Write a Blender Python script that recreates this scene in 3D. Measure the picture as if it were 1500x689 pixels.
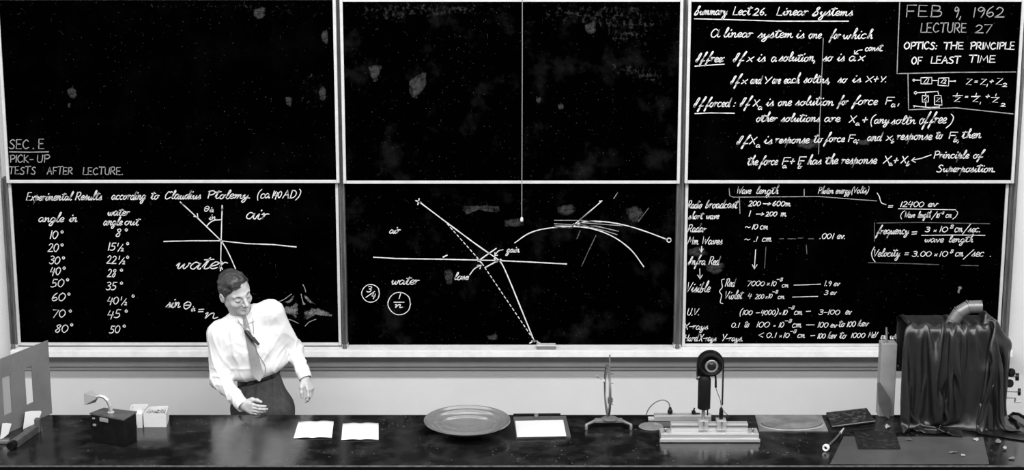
import bpy, bmesh, math, random
import numpy as np
from mathutils import Vector, Matrix, noise as mnoise

for o in list(bpy.data.objects):
    bpy.data.objects.remove(o)
random.seed(7)
rng = np.random.default_rng(7)
SC = bpy.context.scene
COL = SC.collection

# ------------------------------------------------------------------ camera
F = 2700.0                       # focal length in pixels of the 1500 px wide frame
PITCH = math.radians(12.7)
CAMD, CAMH = 12.0, 4.51
cd = bpy.data.cameras.new('camera')
cam = bpy.data.objects.new('camera', cd)
COL.objects.link(cam)
cd.sensor_width = 36.0
cd.lens = F / 1500 * 36.0
cam.location = (0, -CAMD, CAMH)
cam.rotation_euler = (math.radians(90) - PITCH, 0, 0)
cd.clip_end = 100
SC.camera = cam

# ------------------------------------------------------------------ world, light, exposure
w = bpy.data.worlds.new('world'); SC.world = w
w.use_nodes = True
w.node_tree.nodes['Background'].inputs[0].default_value = (1, 1, 1, 1)
w.node_tree.nodes['Background'].inputs[1].default_value = 0.30
SC.view_settings.view_transform = 'Standard'
SC.view_settings.look = 'None'
SC.view_settings.gamma = 1
SC.view_settings.exposure = 0.0

def area(name, loc, aim, sx, sy, power):
    l = bpy.data.lights.new(name, 'AREA')
    l.shape = 'RECTANGLE'; l.size = sx; l.size_y = sy; l.energy = power
    o = bpy.data.objects.new(name, l)
    COL.objects.link(o)
    o.location = loc
    d = Vector(aim) - Vector(loc)
    o.rotation_euler = d.to_track_quat('-Z', 'Y').to_euler()
    return o
area('ceiling_lamp', (0, -4.3, 5.7), (0, -0.3, 1.0), 9.5, 0.25, 470)
area('hall_fill', (0.8, -8.0, 5.9), (0, -0.5, 1.2), 10.0, 1.2, 490)  # broad frontal fill, added on the audience side to light boards and frames

# ------------------------------------------------------------------ helpers
cp, sp = math.cos(PITCH), math.sin(PITCH)
FW = np.array((0, cp, -sp)); UP = np.array((0, sp, cp)); RT = np.array((1., 0, 0))
CAM = np.array((0, -CAMD, CAMH))
def ray(u, v):
    d = FW * F + RT * (u - 750) - UP * (v - 344.5)
    return d / np.linalg.norm(d)
def P(u, v, Y):
    d = ray(u, v); return CAM + d * ((Y - CAM[1]) / d[1])
def PZ(u, v, z):
    d = ray(u, v); return CAM + d * ((z - CAM[2]) / d[2])
def PP(u, v, p0, n):
    d = ray(u, v); return CAM + d * (np.dot(np.array(p0) - CAM, n) / np.dot(d, n))

def thing(name, label, cat, loc, group=None):
    o = bpy.data.objects.new(name, None)
    o.empty_display_size = 0.05
    COL.objects.link(o)
    o.location = [float(c) for c in loc]
    o['label'] = label; o['category'] = cat
    if group: o['group'] = group
    return o
def tag(o, label, cat, group=None):
    o['label'] = label; o['category'] = cat
    if group: o['group'] = group
    return o
def wloc(o):
    v = Vector((0, 0, 0))
    while o is not None:
        v += Vector(o.location); o = o.parent
    return v
def obj(name, verts, faces, mat, parent=None, smooth=False, origin=None, label=None, kind=None):
    """one mesh object; verts are in world coordinates"""
    V = np.asarray([tuple(v) for v in verts], dtype=float).reshape(-1, 3)
    base = np.array(wloc(parent)) if parent is not None else np.zeros(3)
    if origin is None:
        lo, hi = V.min(0), V.max(0)
        origin = np.array(((lo[0] + hi[0]) / 2, (lo[1] + hi[1]) / 2, lo[2]))
    me = bpy.data.meshes.new(name)
    me.from_pydata([tuple(map(float, v - origin)) for v in V], [], [tuple(int(i) for i in f) for f in faces])
    me.validate(); me.update()
    if smooth:
        me.polygons.foreach_set('use_smooth', [True] * len(me.polygons))
    if mat: me.materials.append(mat)
    o = bpy.data.objects.new(name, me)
    COL.objects.link(o)
    if parent is not None: o.parent = parent
    o.location = [float(c) for c in (np.array(origin) - base)]
    if label: o['label'] = label
    if kind: o['kind'] = kind
    return o

class M:
    """collects shapes"""
    def __init__(s): s.v = []; s.f = []
    def add(s, vs, fs):
        b = len(s.v)
        s.v += [tuple(map(float, p)) for p in vs]
        s.f += [tuple(i + b for i in f) for f in fs]
        return s
    def box(s, x0, x1, y0, y1, z0, z1, bev=0.0):
        if x0 > x1: x0, x1 = x1, x0
        if y0 > y1: y0, y1 = y1, y0
        if z0 > z1: z0, z1 = z1, z0
        bm = bmesh.new()
        bmesh.ops.create_cube(bm, size=1)
        for v in bm.verts:
            v.co = Vector(((x0 + x1) / 2 + v.co.x * (x1 - x0), (y0 + y1) / 2 + v.co.y * (y1 - y0), (z0 + z1) / 2 + v.co.z * (z1 - z0)))
        if bev > 0:
            bmesh.ops.bevel(bm, geom=list(bm.edges), offset=bev, segments=2, affect='EDGES', profile=0.5)
        bm.verts.index_update()
        vs = [v.co[:] for v in bm.verts]; fs = [[v.index for v in f.verts] for f in bm.faces]
        bm.free()
        return s.add(vs, fs)
    def obox(s, c, ax, ay, az, bev=0.0):
        """oriented box: centre and three half-axis vectors"""
        m = M().box(-1, 1, -1, 1, -1, 1)
        if bev:
            lx, ly, lz = [np.linalg.norm(a) for a in (ax, ay, az)]
            m = M().box(-lx, lx, -ly, ly, -lz, lz, bev)
            ax, ay, az = np.array(ax) / lx, np.array(ay) / ly, np.array(az) / lz
        c = np.array(c); A = np.array([ax, ay, az])
        return s.add([c + np.array(v) @ A for v in m.v], m.f)
    def tube(s, pts, r, n=12, caps=True):
        pts = [np.array(p, float) for p in pts]
        rs = r if hasattr(r, '__len__') else [r] * len(pts)
        t0 = pts[1] - pts[0]; t0 /= np.linalg.norm(t0)
        a = np.array((0, 0, 1.)) if abs(t0[2]) < 0.9 else np.array((1., 0, 0))
        nrm = np.cross(t0, a); nrm /= np.linalg.norm(nrm)
        rings = []
        for i, p in enumerate(pts):
            if i == 0: t = pts[1] - pts[0]
            elif i == len(pts) - 1: t = pts[-1] - pts[-2]
            else:
                t = (pts[i + 1] - p) / max(np.linalg.norm(pts[i + 1] - p), 1e-9) + (p - pts[i - 1]) / max(np.linalg.norm(p - pts[i - 1]), 1e-9)
            t = t / max(np.linalg.norm(t), 1e-9)
            nrm = nrm - t * np.dot(nrm, t); nrm /= np.linalg.norm(nrm)
            b = np.cross(t, nrm)
            rings.append([p + rs[i] * (math.cos(2 * math.pi * k / n) * nrm + math.sin(2 * math.pi * k / n) * b) for k in range(n)])
        vs = [q for rg in rings for q in rg]
        fs = []
        for i in range(len(pts) - 1):
            for k in range(n):
                k2 = (k + 1) % n
                fs.append((i * n + k, i * n + k2, (i + 1) * n + k2, (i + 1) * n + k))
        if caps:
            fs.append(tuple(range(n))[::-1]); fs.append(tuple((len(pts) - 1) * n + k for k in range(n)))
        return s.add(vs, fs)
    def lathe(s, c, prof, n=48, axis=(0, 0, 1), closed=False):
        """prof: list of (radius, height) along axis from c"""
        ax = np.array(axis, float); ax /= np.linalg.norm(ax)
        a = np.array((1., 0, 0)) if abs(ax[0]) < 0.9 else np.array((0, 1., 0))
        e1 = np.cross(ax, a); e1 /= np.linalg.norm(e1); e2 = np.cross(ax, e1)
        c = np.array(c, float); vs = []; fs = []
        for (r, h) in prof:
            for k in range(n):
                t = 2 * math.pi * k / n
                vs.append(c + ax * h + max(r, 1e-5) * (math.cos(t) * e1 + math.sin(t) * e2))
        m = len(prof)
        for i in range(m - 1 if not closed else m):
            j = (i + 1) % m
            for k in range(n):
                k2 = (k + 1) % n
                fs.append((i * n + k, i * n + k2, j * n + k2, j * n + k))
        return s.add(vs, fs)
    def prism(s, poly, off):
        """polygon (world points) extruded by vector off"""
        n = len(poly); off = np.array(off)
        vs = [np.array(p) for p in poly] + [np.array(p) + off for p in poly]
        fs = [tuple(range(n)), tuple(range(2 * n - 1, n - 1, -1))]
        for i in range(n):
            j = (i + 1) % n
            fs.append((i, i + n, j + n, j))
        return s.add(vs, fs)
    def build(s, name, mat, parent=None, smooth=False, **k):
        o = obj(name, s.v, s.f, mat, parent, smooth, **k)
        bm = bmesh.new(); bm.from_mesh(o.data)
        bmesh.ops.recalc_face_normals(bm, faces=list(bm.faces))
        if smooth:
            for e in bm.edges:
                if len(e.link_faces) == 2 and e.calc_face_angle(0) > 0.7: e.smooth = False
        bm.to_mesh(o.data); bm.free()
        return o

# ------------------------------------------------------------------ materials
def mat(name, v, rough=0.6, metal=0.0, spec=0.5, v2=None, scale=8.0, detail=4.0, lo=0.35, hi=0.65, bump=0.0, bscale=None,
        specks=0.0, speckv=0.5, speckscale=60.0, stretch=None, rough2=None, coat=0.0):
    m = bpy.data.materials.new(name); m.use_nodes = True
    nt = m.node_tree; N = nt.nodes; L = nt.links
    b = N['Principled BSDF']
    b.inputs['Base Color'].default_value = (v, v, v, 1)
    b.inputs['Roughness'].default_value = rough
    b.inputs['Metallic'].default_value = metal
    b.inputs['Specular IOR Level'].default_value = spec
    if coat: b.inputs['Coat Weight'].default_value = coat
    tc = N.new('ShaderNodeTexCoord'); src = tc.outputs['Object']
    if stretch:
        mp = N.new('ShaderNodeMapping'); mp.inputs['Scale'].default_value = stretch
        L.new(src, mp.inputs['Vector']); src = mp.outputs[0]
    out = None
    if v2 is not None:
        n = N.new('ShaderNodeTexNoise'); n.inputs['Scale'].default_value = scale; n.inputs['Detail'].default_value = detail
        n.inputs['Roughness'].default_value = 0.65
        L.new(src, n.inputs['Vector'])
        r = N.new('ShaderNodeMapRange'); r.inputs['From Min'].default_value = lo; r.inputs['From Max'].default_value = hi
        L.new(n.outputs['Fac'], r.inputs['Value'])
        mx = N.new('ShaderNodeMix'); mx.data_type = 'RGBA'
        mx.inputs['A'].default_value = (v, v, v, 1); mx.inputs['B'].default_value = (v2, v2, v2, 1)
        L.new(r.outputs[0], mx.inputs['Factor']); out = mx.outputs['Result']
        if rough2 is not None:
            rr = N.new('ShaderNodeMapRange'); rr.inputs['To Min'].default_value = rough; rr.inputs['To Max'].default_value = rough2
            L.new(r.outputs[0], rr.inputs['Value']); L.new(rr.outputs[0], b.inputs['Roughness'])
    if specks:
        vo = N.new('ShaderNodeTexVoronoi'); vo.inputs['Scale'].default_value = speckscale
        L.new(src, vo.inputs['Vector'])
        # random per cell decides whether a speck exists and how large it is
        sep = N.new('ShaderNodeSeparateColor'); L.new(vo.outputs['Color'], sep.inputs[0])
        n2 = N.new('ShaderNodeTexNoise'); n2.inputs['Scale'].default_value = 2.2; n2.inputs['Detail'].default_value = 3
        L.new(tc.outputs['Object'], n2.inputs['Vector'])
        th = N.new('ShaderNodeMath'); th.operation = 'MULTIPLY_ADD'
        L.new(n2.outputs['Fac'], th.inputs[0]); th.inputs[1].default_value = -0.7; th.inputs[2].default_value = 1.0 - specks + 0.35
        gt = N.new('ShaderNodeMath'); gt.operation = 'GREATER_THAN'
        L.new(sep.outputs[0], gt.inputs[0]); L.new(th.outputs[0], gt.inputs[1])
        rad = N.new('ShaderNodeMath'); rad.operation = 'MULTIPLY'
        L.new(sep.outputs[1], rad.inputs[0]); rad.inputs[1].default_value = 0.30
        lt = N.new('ShaderNodeMath'); lt.operation = 'LESS_THAN'
        L.new(vo.outputs['Distance'], lt.inputs[0]); L.new(rad.outputs[0], lt.inputs[1])
        mu = N.new('ShaderNodeMath'); mu.operation = 'MULTIPLY'
        L.new(gt.outputs[0], mu.inputs[0]); L.new(lt.outputs[0], mu.inputs[1])
        mx2 = N.new('ShaderNodeMix'); mx2.data_type = 'RGBA'
        if out is not None: L.new(out, mx2.inputs['A'])
        else: mx2.inputs['A'].default_value = (v, v, v, 1)
        bc = N.new('ShaderNodeMix'); bc.data_type = 'RGBA'
        bc.inputs['A'].default_value = (speckv * .2,) * 3 + (1,); bc.inputs['B'].default_value = (speckv,) * 3 + (1,)
        L.new(sep.outputs[2], bc.inputs['Factor']); L.new(bc.outputs['Result'], mx2.inputs['B'])
        L.new(mu.outputs[0], mx2.inputs['Factor']); out = mx2.outputs['Result']
    if out is not None: L.new(out, b.inputs['Base Color'])
    if bump:
        n3 = N.new('ShaderNodeTexNoise'); n3.inputs['Scale'].default_value = bscale or scale * 3; n3.inputs['Detail'].default_value = 5
        L.new(src, n3.inputs['Vector'])
        bu = N.new('ShaderNodeBump'); bu.inputs['Strength'].default_value = bump; bu.inputs['Distance'].default_value = 0.01
        L.new(n3.outputs['Fac'], bu.inputs['Height']); L.new(bu.outputs[0], b.inputs['Normal'])
    return m

MT = {}
MT['wall'] = mat('wall_paint', .62, .7, v2=.66, scale=1.6, bump=.05, bscale=60)
MT['tray'] = mat('white_enamel', .82, .4, v2=.7, scale=9)
MT['mould'] = mat('moulding_paint', .40, .55, v2=.46, scale=5)
MT['ceil'] = mat('ceiling_paint', .6, .9)
MT['floor'] = mat('floor_linoleum', .12, .4, v2=.18, scale=5)
MT['slate'] = mat('slate', .0002, .9, spec=.0, v2=.0015, scale=3.0, detail=8, lo=.5, hi=.8, specks=.13, speckv=.22, speckscale=85)
MT['slate2'] = mat('dusty_slate', .0002, .9, spec=.0, v2=.012, scale=3.4, detail=12, lo=.54, hi=.85, specks=.2, speckv=.22, speckscale=85)
MT['frame'] = mat('aluminium_frame', .54, .42, metal=0.0, v2=.46, scale=14)
MT['track'] = mat('grey_track', .045, .5, v2=.11, scale=10, detail=8, stretch=(3, 3, .5))
MT['chalk'] = mat('chalk', .66, .95, spec=.1, v2=.36, scale=60, detail=3, lo=.42, hi=.75)
MT['faint'] = mat('faint_chalk', .30, .95, spec=.1, v2=.14, scale=60, detail=3, lo=.4, hi=.7)
MT['pale'] = mat('thin_chalk', .12, .95, spec=.1, v2=.04, scale=60, detail=3, lo=.4, hi=.7)
def dust(name, v, scale, lo, hi, amax):
    # chalk dust left by the eraser: thin where the noise is low, fading out at its rim
    m = bpy.data.materials.new(name); m.use_nodes = True; nt = m.node_tree; N = nt.nodes; L = nt.links
    b = N['Principled BSDF']; b.inputs['Base Color'].default_value = (v, v, v, 1); b.inputs['Roughness'].default_value = .95; b.inputs['Specular IOR Level'].default_value = 0
    tc = N.new('ShaderNodeTexCoord'); n = N.new('ShaderNodeTexNoise'); n.inputs['Scale'].default_value = scale; n.inputs['Detail'].default_value = 8; n.inputs['Roughness'].default_value = .7
    L.new(tc.outputs['Object'], n.inputs['Vector'])
    at = N.new('ShaderNodeAttribute'); at.attribute_name = 'dust'
    ad = N.new('ShaderNodeMath'); ad.operation = 'MULTIPLY_ADD'; L.new(at.outputs['Fac'], ad.inputs[0]); ad.inputs[1].default_value = .45; L.new(n.outputs['Fac'], ad.inputs[2])
    r = N.new('ShaderNodeMapRange'); r.inputs['From Min'].default_value = lo; r.inputs['From Max'].default_value = hi; r.inputs['To Max'].default_value = amax
    L.new(ad.outputs[0], r.inputs['Value']); L.new(r.outputs[0], b.inputs['Alpha'])
    return m
MT['smudge'] = dust('chalk_smudge', .22, 38, .78, 1.0, .75)
MT['haze'] = dust('erased_chalk', .12, 30, .78, 1.15, .5)
MT['solid'] = mat('chalk_chip', .8, .9)
MT['old1'] = mat('chalk_smudge', .09, .95, spec=.1, v2=.015, scale=34, detail=6, lo=.38, hi=.62)
MT['old2'] = mat('erased_chalk', .016, .95, spec=.02, v2=.0004, scale=26, detail=10, lo=.38, hi=.56)
MT['bench'] = mat('black_bench_top', .006, .16, spec=.55, v2=.035, scale=5.5, detail=12, lo=.46, hi=.75, specks=.10, speckv=.16, speckscale=55, rough2=.32, bump=.02, bscale=60)
MT['topside'] = mat('bench_slab_side', .004, .5, spec=.1)
MT['benchfront'] = mat('bench_front', .002, .5, spec=.1, specks=.12, speckv=.12, speckscale=50)
MT['edge'] = mat('bench_edge', .16, .4, v2=.06, scale=20)
# ------------------------------------------------------------------ stroke lettering (chalk)
G = {}
def g(ch, w, s): G[ch] = (w, s)
g('a', 11, '~8 8 4 10 1 6 1 2 4 0 7 4 9 9 8 2 10 0 11 2')
g('b', 10, '~1 8 4 18 5 20 3 12 1 1 4 0 7 2 7 6 5 8 3 6 6 7 10 7')
g('c', 9, '~7.5 8.5 4.5 10 1 7 1 2 4 0 7.5 1.5')
g('d', 11, '~8 8 4 10 1 6 1 2 4 0 7 4 11 20 8 2 10 0 11 2')
g('e', 8, '~0 3 5 5 7 8 4 10 1 6 1 2 4 0 8 2')
g('f', 9, '~1 1 5 9 10 20 8 21 5 10 2 -7 0 -9 1 -4 4 1 9 3')
g('g', 10, '~8 8 4 10 1 6 1 2 4 1 7 4 9 9 6 -4 3 -9 0 -7 3 -2 10 2')
g('h', 10, '~1 1 5 13 7 20 5 21 2 0 4 6 7 9 7 2 8 0 10 2')
g('i', 6, '~0 3 3 9 2 2 4 0 6 2|4 14 5 15.5')
g('j', 8, '~3 9 1 -6 -2 -8 5 2|4 14 5 15.5')
g('k', 10, '~1 1 6 20 3 12 1 0 3 6 8 9 4 5 7 0 10 2')
g('l', 7, '~1 3 6 15 6 20 4 18 2 4 4 0 7 2')
g('m', 14, '~0 8 2 10 1 0 4 8 6 9 5 0 8 8 10 9 10 2 12 0 14 2')
g('n', 11, '~0 8 2 10 1 0 4 8 7 9 7 2 8 0 11 2')
g('o', 10, '~5 10 1 6 2 1 5 0 8 5 5 10 7 8 10 9')
g('p', 10, '~1 6 4 13 3 8 0 -9 2 2 5 8 8 7 6 1 4 1 8 1 10 2')
g('q', 10, '~8 8 4 10 1 6 1 2 4 1 7 4 9 9 6 -9 5 -9 7 -3 10 2')
g('r', 8, '~0 8 2 10 1.5 0 2 4 4.5 9 7.5 8.5')
g('s', 8, '~0 1 4 8 5 11 6 4 5 0 2 0 5 0 8 2')
g('t', 8, '~1 3 5 17 3 3 5 0 8 2|0 13.5 9 14.5')
g('u', 11, '~0 5 3 9 2 3 4 0 7 4 9 9 8 2 9 0 11 2')
g('v', 10, '~0 6 2 9 4 0 7 6 7 9 10 8')
g('w', 13, '~0 5 2 9 2 2 4 0 6 5 7 8 7 2 9 0 11 6 11 9 13 8')
g('x', 9, '1 9 7 0|8 10 0 0')
g('y', 10, '~0 5 3 9 2 3 4 1 7 4 9 9 6 -4 3 -9 0 -7 3 -2 10 2')
g('z', 9, '1 9 8 10 0 0 8 0')
g('A', 13, '0 0 6 18 11 0|3 7 10 7')
g('@', 14, '~9 14 5 17 1 10 2 2 6 0 10 8 11 17 10 4 12 0 14 2')      # a large script a used as a capital
g('B', 13, '2 0 2 18|~2 18 9 17 9 11 2 10|~2 10 11 8 10 1 1 0')
g('C', 13, '~10 15 6 18 1 12 1 5 5 0 11 3')
g('D', 13, '2 0 2 18|~1 18 8 16 11 9 8 2 1 0')
g('E', 12, '9 18 1 18 1 0 10 0|1 9 8 9')
g('F', 13, '11 18 2 18 2 0|2 9 9 9')
g('H', 13, '1 0 1 18|10 0 11 18|1 9 10 9')
g('I', 5, '2 0 2 18')
g('J', 10, '~1 7 0 2 3 1 7 14 8 19 5 18 3 9 3 1 1 0 0 2')            # script capital I
g('K', 12, '1 0 1 18|9 16 1 8 10 0')
g('L', 11, '2 18 1 0 10 0')
g('M', 15, '0 0 2 18 6 5 11 18 13 0')
g('N', 13, '1 0 2 18 9 0 11 18')
g('O', 14, '~6 18 1 12 1 5 6 0 11 5 11 13 6 18 5 18')
g('P', 12, '2 0 2 18|~0 16 7 18 11 14 8 9 2 8')
g('R', 13, '1 0 2 18|~0 16 7 18 10 14 8 9 2 8|4 8 11 0')
g('S', 12, '~10 16 6 18 2 14 5 10 9 6 8 1 4 0 0 2')
g('$', 12, '~0 2 6 12 10 18 7 19 5 14 8 7 7 1 3 -1 0 1 5 2')          # script capital S
g('T', 13, '0 18 12 18|6 18 5 0')
g('U', 12, '~1 18 1 4 5 0 9 3 10 18')
g('V', 12, '0 18 4 0 11 18')
g('W', 16, '0 18 2 0 7 13 9 0 15 18')
g('X', 12, '0 18 10 0|11 18 0 0')
g('Y', 11, '0 18 4 9|11 18 3 0')
g('Z', 12, '0 18 10 18 0 0 11 0')
g('Q', 14, '~9 14 6 17 1 10 2 2 6 0 12 4|~9 14 11 17 13 15')            # script capital C
g('0', 11, '~5 15 1 11 1 4 5 0 9 5 9 11 5 15 4 15')
g('1', 5, '3 15 2 0')
g('2', 11, '~1 12 4 15 8 12 6 6 0 0|0 0 10 0')
g('3', 10, '~1 14 5 15 8 12 6 9 3 8 8 6 7 1 3 0 0 2')
g('4', 11, '3 15 0 6 9 6|8 13 6 -2')
g('5', 11, '3 15 2 8|3 15 9 15|~2 8 7 8 8 3 4 0 0 1')
g('6', 10, '~7 15 3 11 1 4 4 0 8 3 6 7 2 5')
g('7', 10, '0 15 9 15 3 -1')
g('8', 10, '~8 13 5 15 2 12 7 6 6 1 3 0 1 3 6 9 8 13')
g('9', 10, '~8 12 4 15 1 11 4 8 8 12 7 5 5 -1')
g('.', 5, '1 0 2.4 .8')
g(',', 5, '2 1 0 -4')
g(':', 5, '1 1 2.2 2|2 8 3.2 9')
g(';', 5, '2 1 0 -4|2 8 3.2 9')
g('(', 7, '~6 20 2 14 1 4 4 -5')
g(')', 7, '~2 20 6 14 5 3 0 -5')
g('+', 11, '1 6 10 7|6 12 5 1')
g('-', 9, '1 7 8 7.5')
g('=', 12, '1 9 10 9.5|1 4 10 4.5')
g('~', 12, '~0 6 3 9 7 5 11 8')
g('*', 9, '1 9 7 2|7 9 1 2')
g('/', 10, '9 19 0 -6')
g('<', 12, '10 14 1 7 11 1')
g('>', 18, '0 7 16 7|12 11 17 7 11 3')                                   # arrow
g('^', 6, '~3 16 1 14 3 12 5 14 3 16')                                   # degree ring
g('O_', 10, '')
g('%', 11, '~5 16 1 11 2 3 5 0 9 5 9 12 5 16 4 16|1 8 9 8')              # theta
g('{', 8, '~8 20 4 18 5 10 1 7 4 4 3 -4 7 -7')
g(' ', 7, '')

def crom(p, k=5):
    p = [np.array(q, float) for q in p]
    if len(p) < 3: return p
    q = [2 * p[0] - p[1]] + p + [2 * p[-1] - p[-2]]
    out = []
    for i in range(1, len(q) - 2):
        for j in range(k):
            t = j / k
            out.append(.5 * (2 * q[i] + (q[i + 1] - q[i - 1]) * t + (2 * q[i - 1] - 5 * q[i] + 4 * q[i + 1] - q[i + 2]) * t * t
                             + (3 * q[i] - q[i - 1] - 3 * q[i + 1] + q[i + 2]) * t ** 3))
    out.append(q[-2]); return out

def word(s, x0, x1, base, xh, slant=.28):
    """strokes of a word in photo pixels, fitted between x0 and x1"""
    tot = sum(G[c][0] for c in s) - 1.5
    x1 = x1 - min(.16 * xh, .1 * (x1 - x0)) - (1.0 if len(s) > 1 else 0); sx = (x1 - x0) / max(tot, 4); sy = xh / 10.0
    cur = 0; out = []
    for c in s:
        w_, spec = G[c]
        jy = random.uniform(-.05, .05) * xh; js = random.uniform(.94, 1.07)
        for st in spec.split('|'):
            if not st.strip(): continue
            sm = st.startswith('~'); nums = [float(t) for t in st.lstrip('~').split()]
            pts = [(nums[i] + random.uniform(-.25, .25), nums[i + 1] * js + random.uniform(-.3, .3)) for i in range(0, len(nums), 2)]
            if sm: pts = crom(pts)
            out.append([(x0 + (cur + p[0]) * sx + p[1] * sy * slant - .1 * xh * slant, base + jy - p[1] * sy) for p in pts])
        cur += w_
    return out

def ribbon(mm, pts, Y, w_, taper=True):
    """a chalk stroke lying on the board plane y=Y, pts in photo pixels"""
    q = [P(u, v, Y) for u, v in pts]
    keep = [q[0]]
    for a in q[1:]:
        if np.linalg.norm(a - keep[-1]) > .0015: keep.append(a)
    if len(keep) < 2: keep.append(keep[0] + np.array((.004, 0, .002)))
    q = keep; n = len(q); hw = w_ * .405 / 228.0
    vs = []; fs = []
    for i in range(n):
        t = q[min(i + 1, n - 1)] - q[max(i - 1, 0)]; t = t / max(np.linalg.norm(t), 1e-9)
        nn = np.array((-t[2], 0, t[0]))
        h_ = hw * random.uniform(.82, 1.15)
        if taper and (i == 0 or i == n - 1) and n > 3: h_ *= .6
        ext = -t * hw * .6 if i == 0 else (t * hw * .6 if i == n - 1 else 0)
        vs += [q[i] + nn * h_ + ext, q[i] - nn * h_ + ext]
    for i in range(n - 1):
        fs.append((2 * i, 2 * i + 1, 2 * i + 3, 2 * i + 2))
    mm.add(vs, fs)

def write(board, Y, base, xh, words, base1=None, extra=(), m='chalk', w_=1.7, slant=.28, name='chalk_writing', join=False):
    chunks = [extra] if join else [[st] for st in extra]
    xa = words[0][1] if words else 0; xb = words[-1][2] if words else 1
    for wd in words:
        s, x0, x1 = wd[:3]; dy = wd[3] if len(wd) > 3 else 0; k = wd[4] if len(wd) > 4 else 1
        b = base + ((base1 - base) * ((x0 + x1) / 2 - xa) / max(xb - xa, 1) if base1 is not None else 0) + dy
        mm = M()
        for st in word(s, x0, x1, b, xh * k, slant): ribbon(mm, st, Y, w_ * (0.85 if k < .8 else 1))
        mm.build(name, MT[m], board)
    for ch in chunks:
      mm = M()
      for st in ch:
        sm = False
        if isinstance(st, tuple) and st[0] == '~': st = crom(st[1]); sm = True
        # subdivide straight strokes a little so the chalk edge wavers
        if not sm:
            q = []
            for a, b in zip(st[:-1], st[1:]):
                k = max(1, int(math.hypot(b[0] - a[0], b[1] - a[1]) / 7))
                q += [(a[0] + (b[0] - a[0]) * j / k, a[1] + (b[1] - a[1]) * j / k) for j in range(k)]
            q.append(st[-1]); st = q
        ribbon(mm, st, Y, w_, taper=False)
      o = mm.build(name if name != 'chalk_writing' else 'chalk_stroke', MT[m], board)
      if join: o['kind'] = 'stuff'

def patch(board, Y, polys, m='smudge', name='chalk_smudge', soft=1.15, gain=1.0):
    for pl in polys:
        mm = M(); fd = []
        cu = sum(p[0] for p in pl) / len(pl); cv = sum(p[1] for p in pl) / len(pl)
        q = crom(list(pl) + [pl[0]], 4)[:-1]
        q = [(p[0] + random.uniform(-.8, .8), p[1] + random.uniform(-.8, .8)) for p in q]
        n = len(q); vs = [P(cu, cv, Y + .0008)]; fd.append(1.0)
        for f_, a_ in ((.45, 1.0), (.8, .75), (soft, 0.0)):
            vs += [P(cu + (p[0] - cu) * f_, cv + (p[1] - cv) * f_, Y + .0008) for p in q]; fd += [a_] * n
        mm.add(vs, [(0, 1 + i, 1 + (i + 1) % n) for i in range(n)] + [(1 + r * n + i, 1 + r * n + (i + 1) % n, 1 + (r + 1) * n + (i + 1) % n, 1 + (r + 1) * n + i) for r in range(2) for i in range(n)])
        o = obj(name, mm.v, mm.f, MT[m], board)
        at = o.data.attributes.new('dust', 'FLOAT', 'POINT'); at.data.foreach_set('value', [a_ * gain for a_ in fd])

# ------------------------------------------------------------------ the room
def struct(name, mm, m):
    o = mm.build(name, MT[m]); o['kind'] = 'structure'; return o
XL, XR = P(14, 400, 0)[0] - .02, P(1478, 400, 0)[0] + .03      # recess holding the boards
struct('floor', M().box(-6, 6, -13.5, .3, -.1, 0), 'floor')
struct('ceiling', M().box(-6, 6, -13.5, .3, 6.2, 6.3), 'ceil')
struct('wall_front', M().box(-6, 6, 0, .3, 0, 6.2), 'wall')
struct('wall_left', M().box(-6.2, -6, -13.5, .3, 0, 6.2), 'wall')
struct('wall_right', M().box(6, 6.2, -13.5, .3, 0, 6.2), 'wall')

# ---- planes of the boards
YU, YS, YM = -.125, -.075, -.035        # upper boards, lower side boards, lower middle board (front faces)
fw = .020                              # rail width

z_t1 = P(750, 514, -.17)[2]; z_t0 = z_t1 - .045      # top and underside of the chalk tray
def board_thing(name, label, u0, u1, vref, vtop, vbot, Y, rails, m):
    x0, x1 = P(u0, vref, Y)[0], P(u1, vref, Y)[0]
    z1 = P(750, vtop, Y)[2] if vtop is not None else vbot
    z0 = max(P(750, vbot, Y)[2], z_t1 + .002)
    t = thing(name, label, 'chalkboard', ((x0 + x1) / 2, Y + .02, z0))
    M().box(x0 + .004, x1 - .004, Y, Y + .016, z0 + .004, z1 - .004).build('slate_panel', MT[m], t)
    for r in rails:
        if r == 'l': M().box(x0, x0 + fw, Y - .012, Y + .02, z0, z1, .003).build('frame_rail', MT['frame'], t)
        if r == 'r': M().box(x1 - fw, x1, Y - .012, Y + .02, z0, z1, .003).build('frame_rail', MT['frame'], t)
        if r == 'b': M().box(x0 + fw, x1 - fw, Y - .013, Y + .02, z0, z0 + fw, .003).build('frame_rail', MT['frame'], t)
        if r == 't': M().box(x0 + fw, x1 - fw, Y - .013, Y + .02, z1 - fw, z1, .003).build('frame_rail', MT['frame'], t)
    return t
UL = board_thing('chalkboard', 'nearly empty upper left chalkboard with SEC. E, PICK-UP, TESTS AFTER LECTURE in its corner', 6, 496, 200, -5, 268, YU, 'lrbt', 'slate')
UM = board_thing('chalkboard', 'upper middle chalkboard in light metal frame, wiped blank, above the refraction drawing', 501.5, 997, 200, -2, 269, YU, 'lrbt', 'slate2')
UR = board_thing('chalkboard', 'upper right chalkboard covered in chalk notes on linear systems, dated FEB 9, 1962', 1004, 1489, 200, -2, 268.5, YU, 'lrbt', 'slate')
LL = board_thing('chalkboard', 'lower left chalkboard behind the man, with a table of angles and bent ray', 19, 498, 380, 262, 506, YS, 'lrb', 'slate')
LM = board_thing('chalkboard', 'lower middle frameless chalkboard with refracted ray, dashed line and large arcs', 500, 994, 380, 262, 515, YM, '', 'slate2')
LR = board_thing('chalkboard', 'lower right chalkboard listing wave lengths from radio broadcast down to X-rays', 1001.5, 1471, 380, 262, 509, YS, 'lrb', 'slate')

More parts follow.
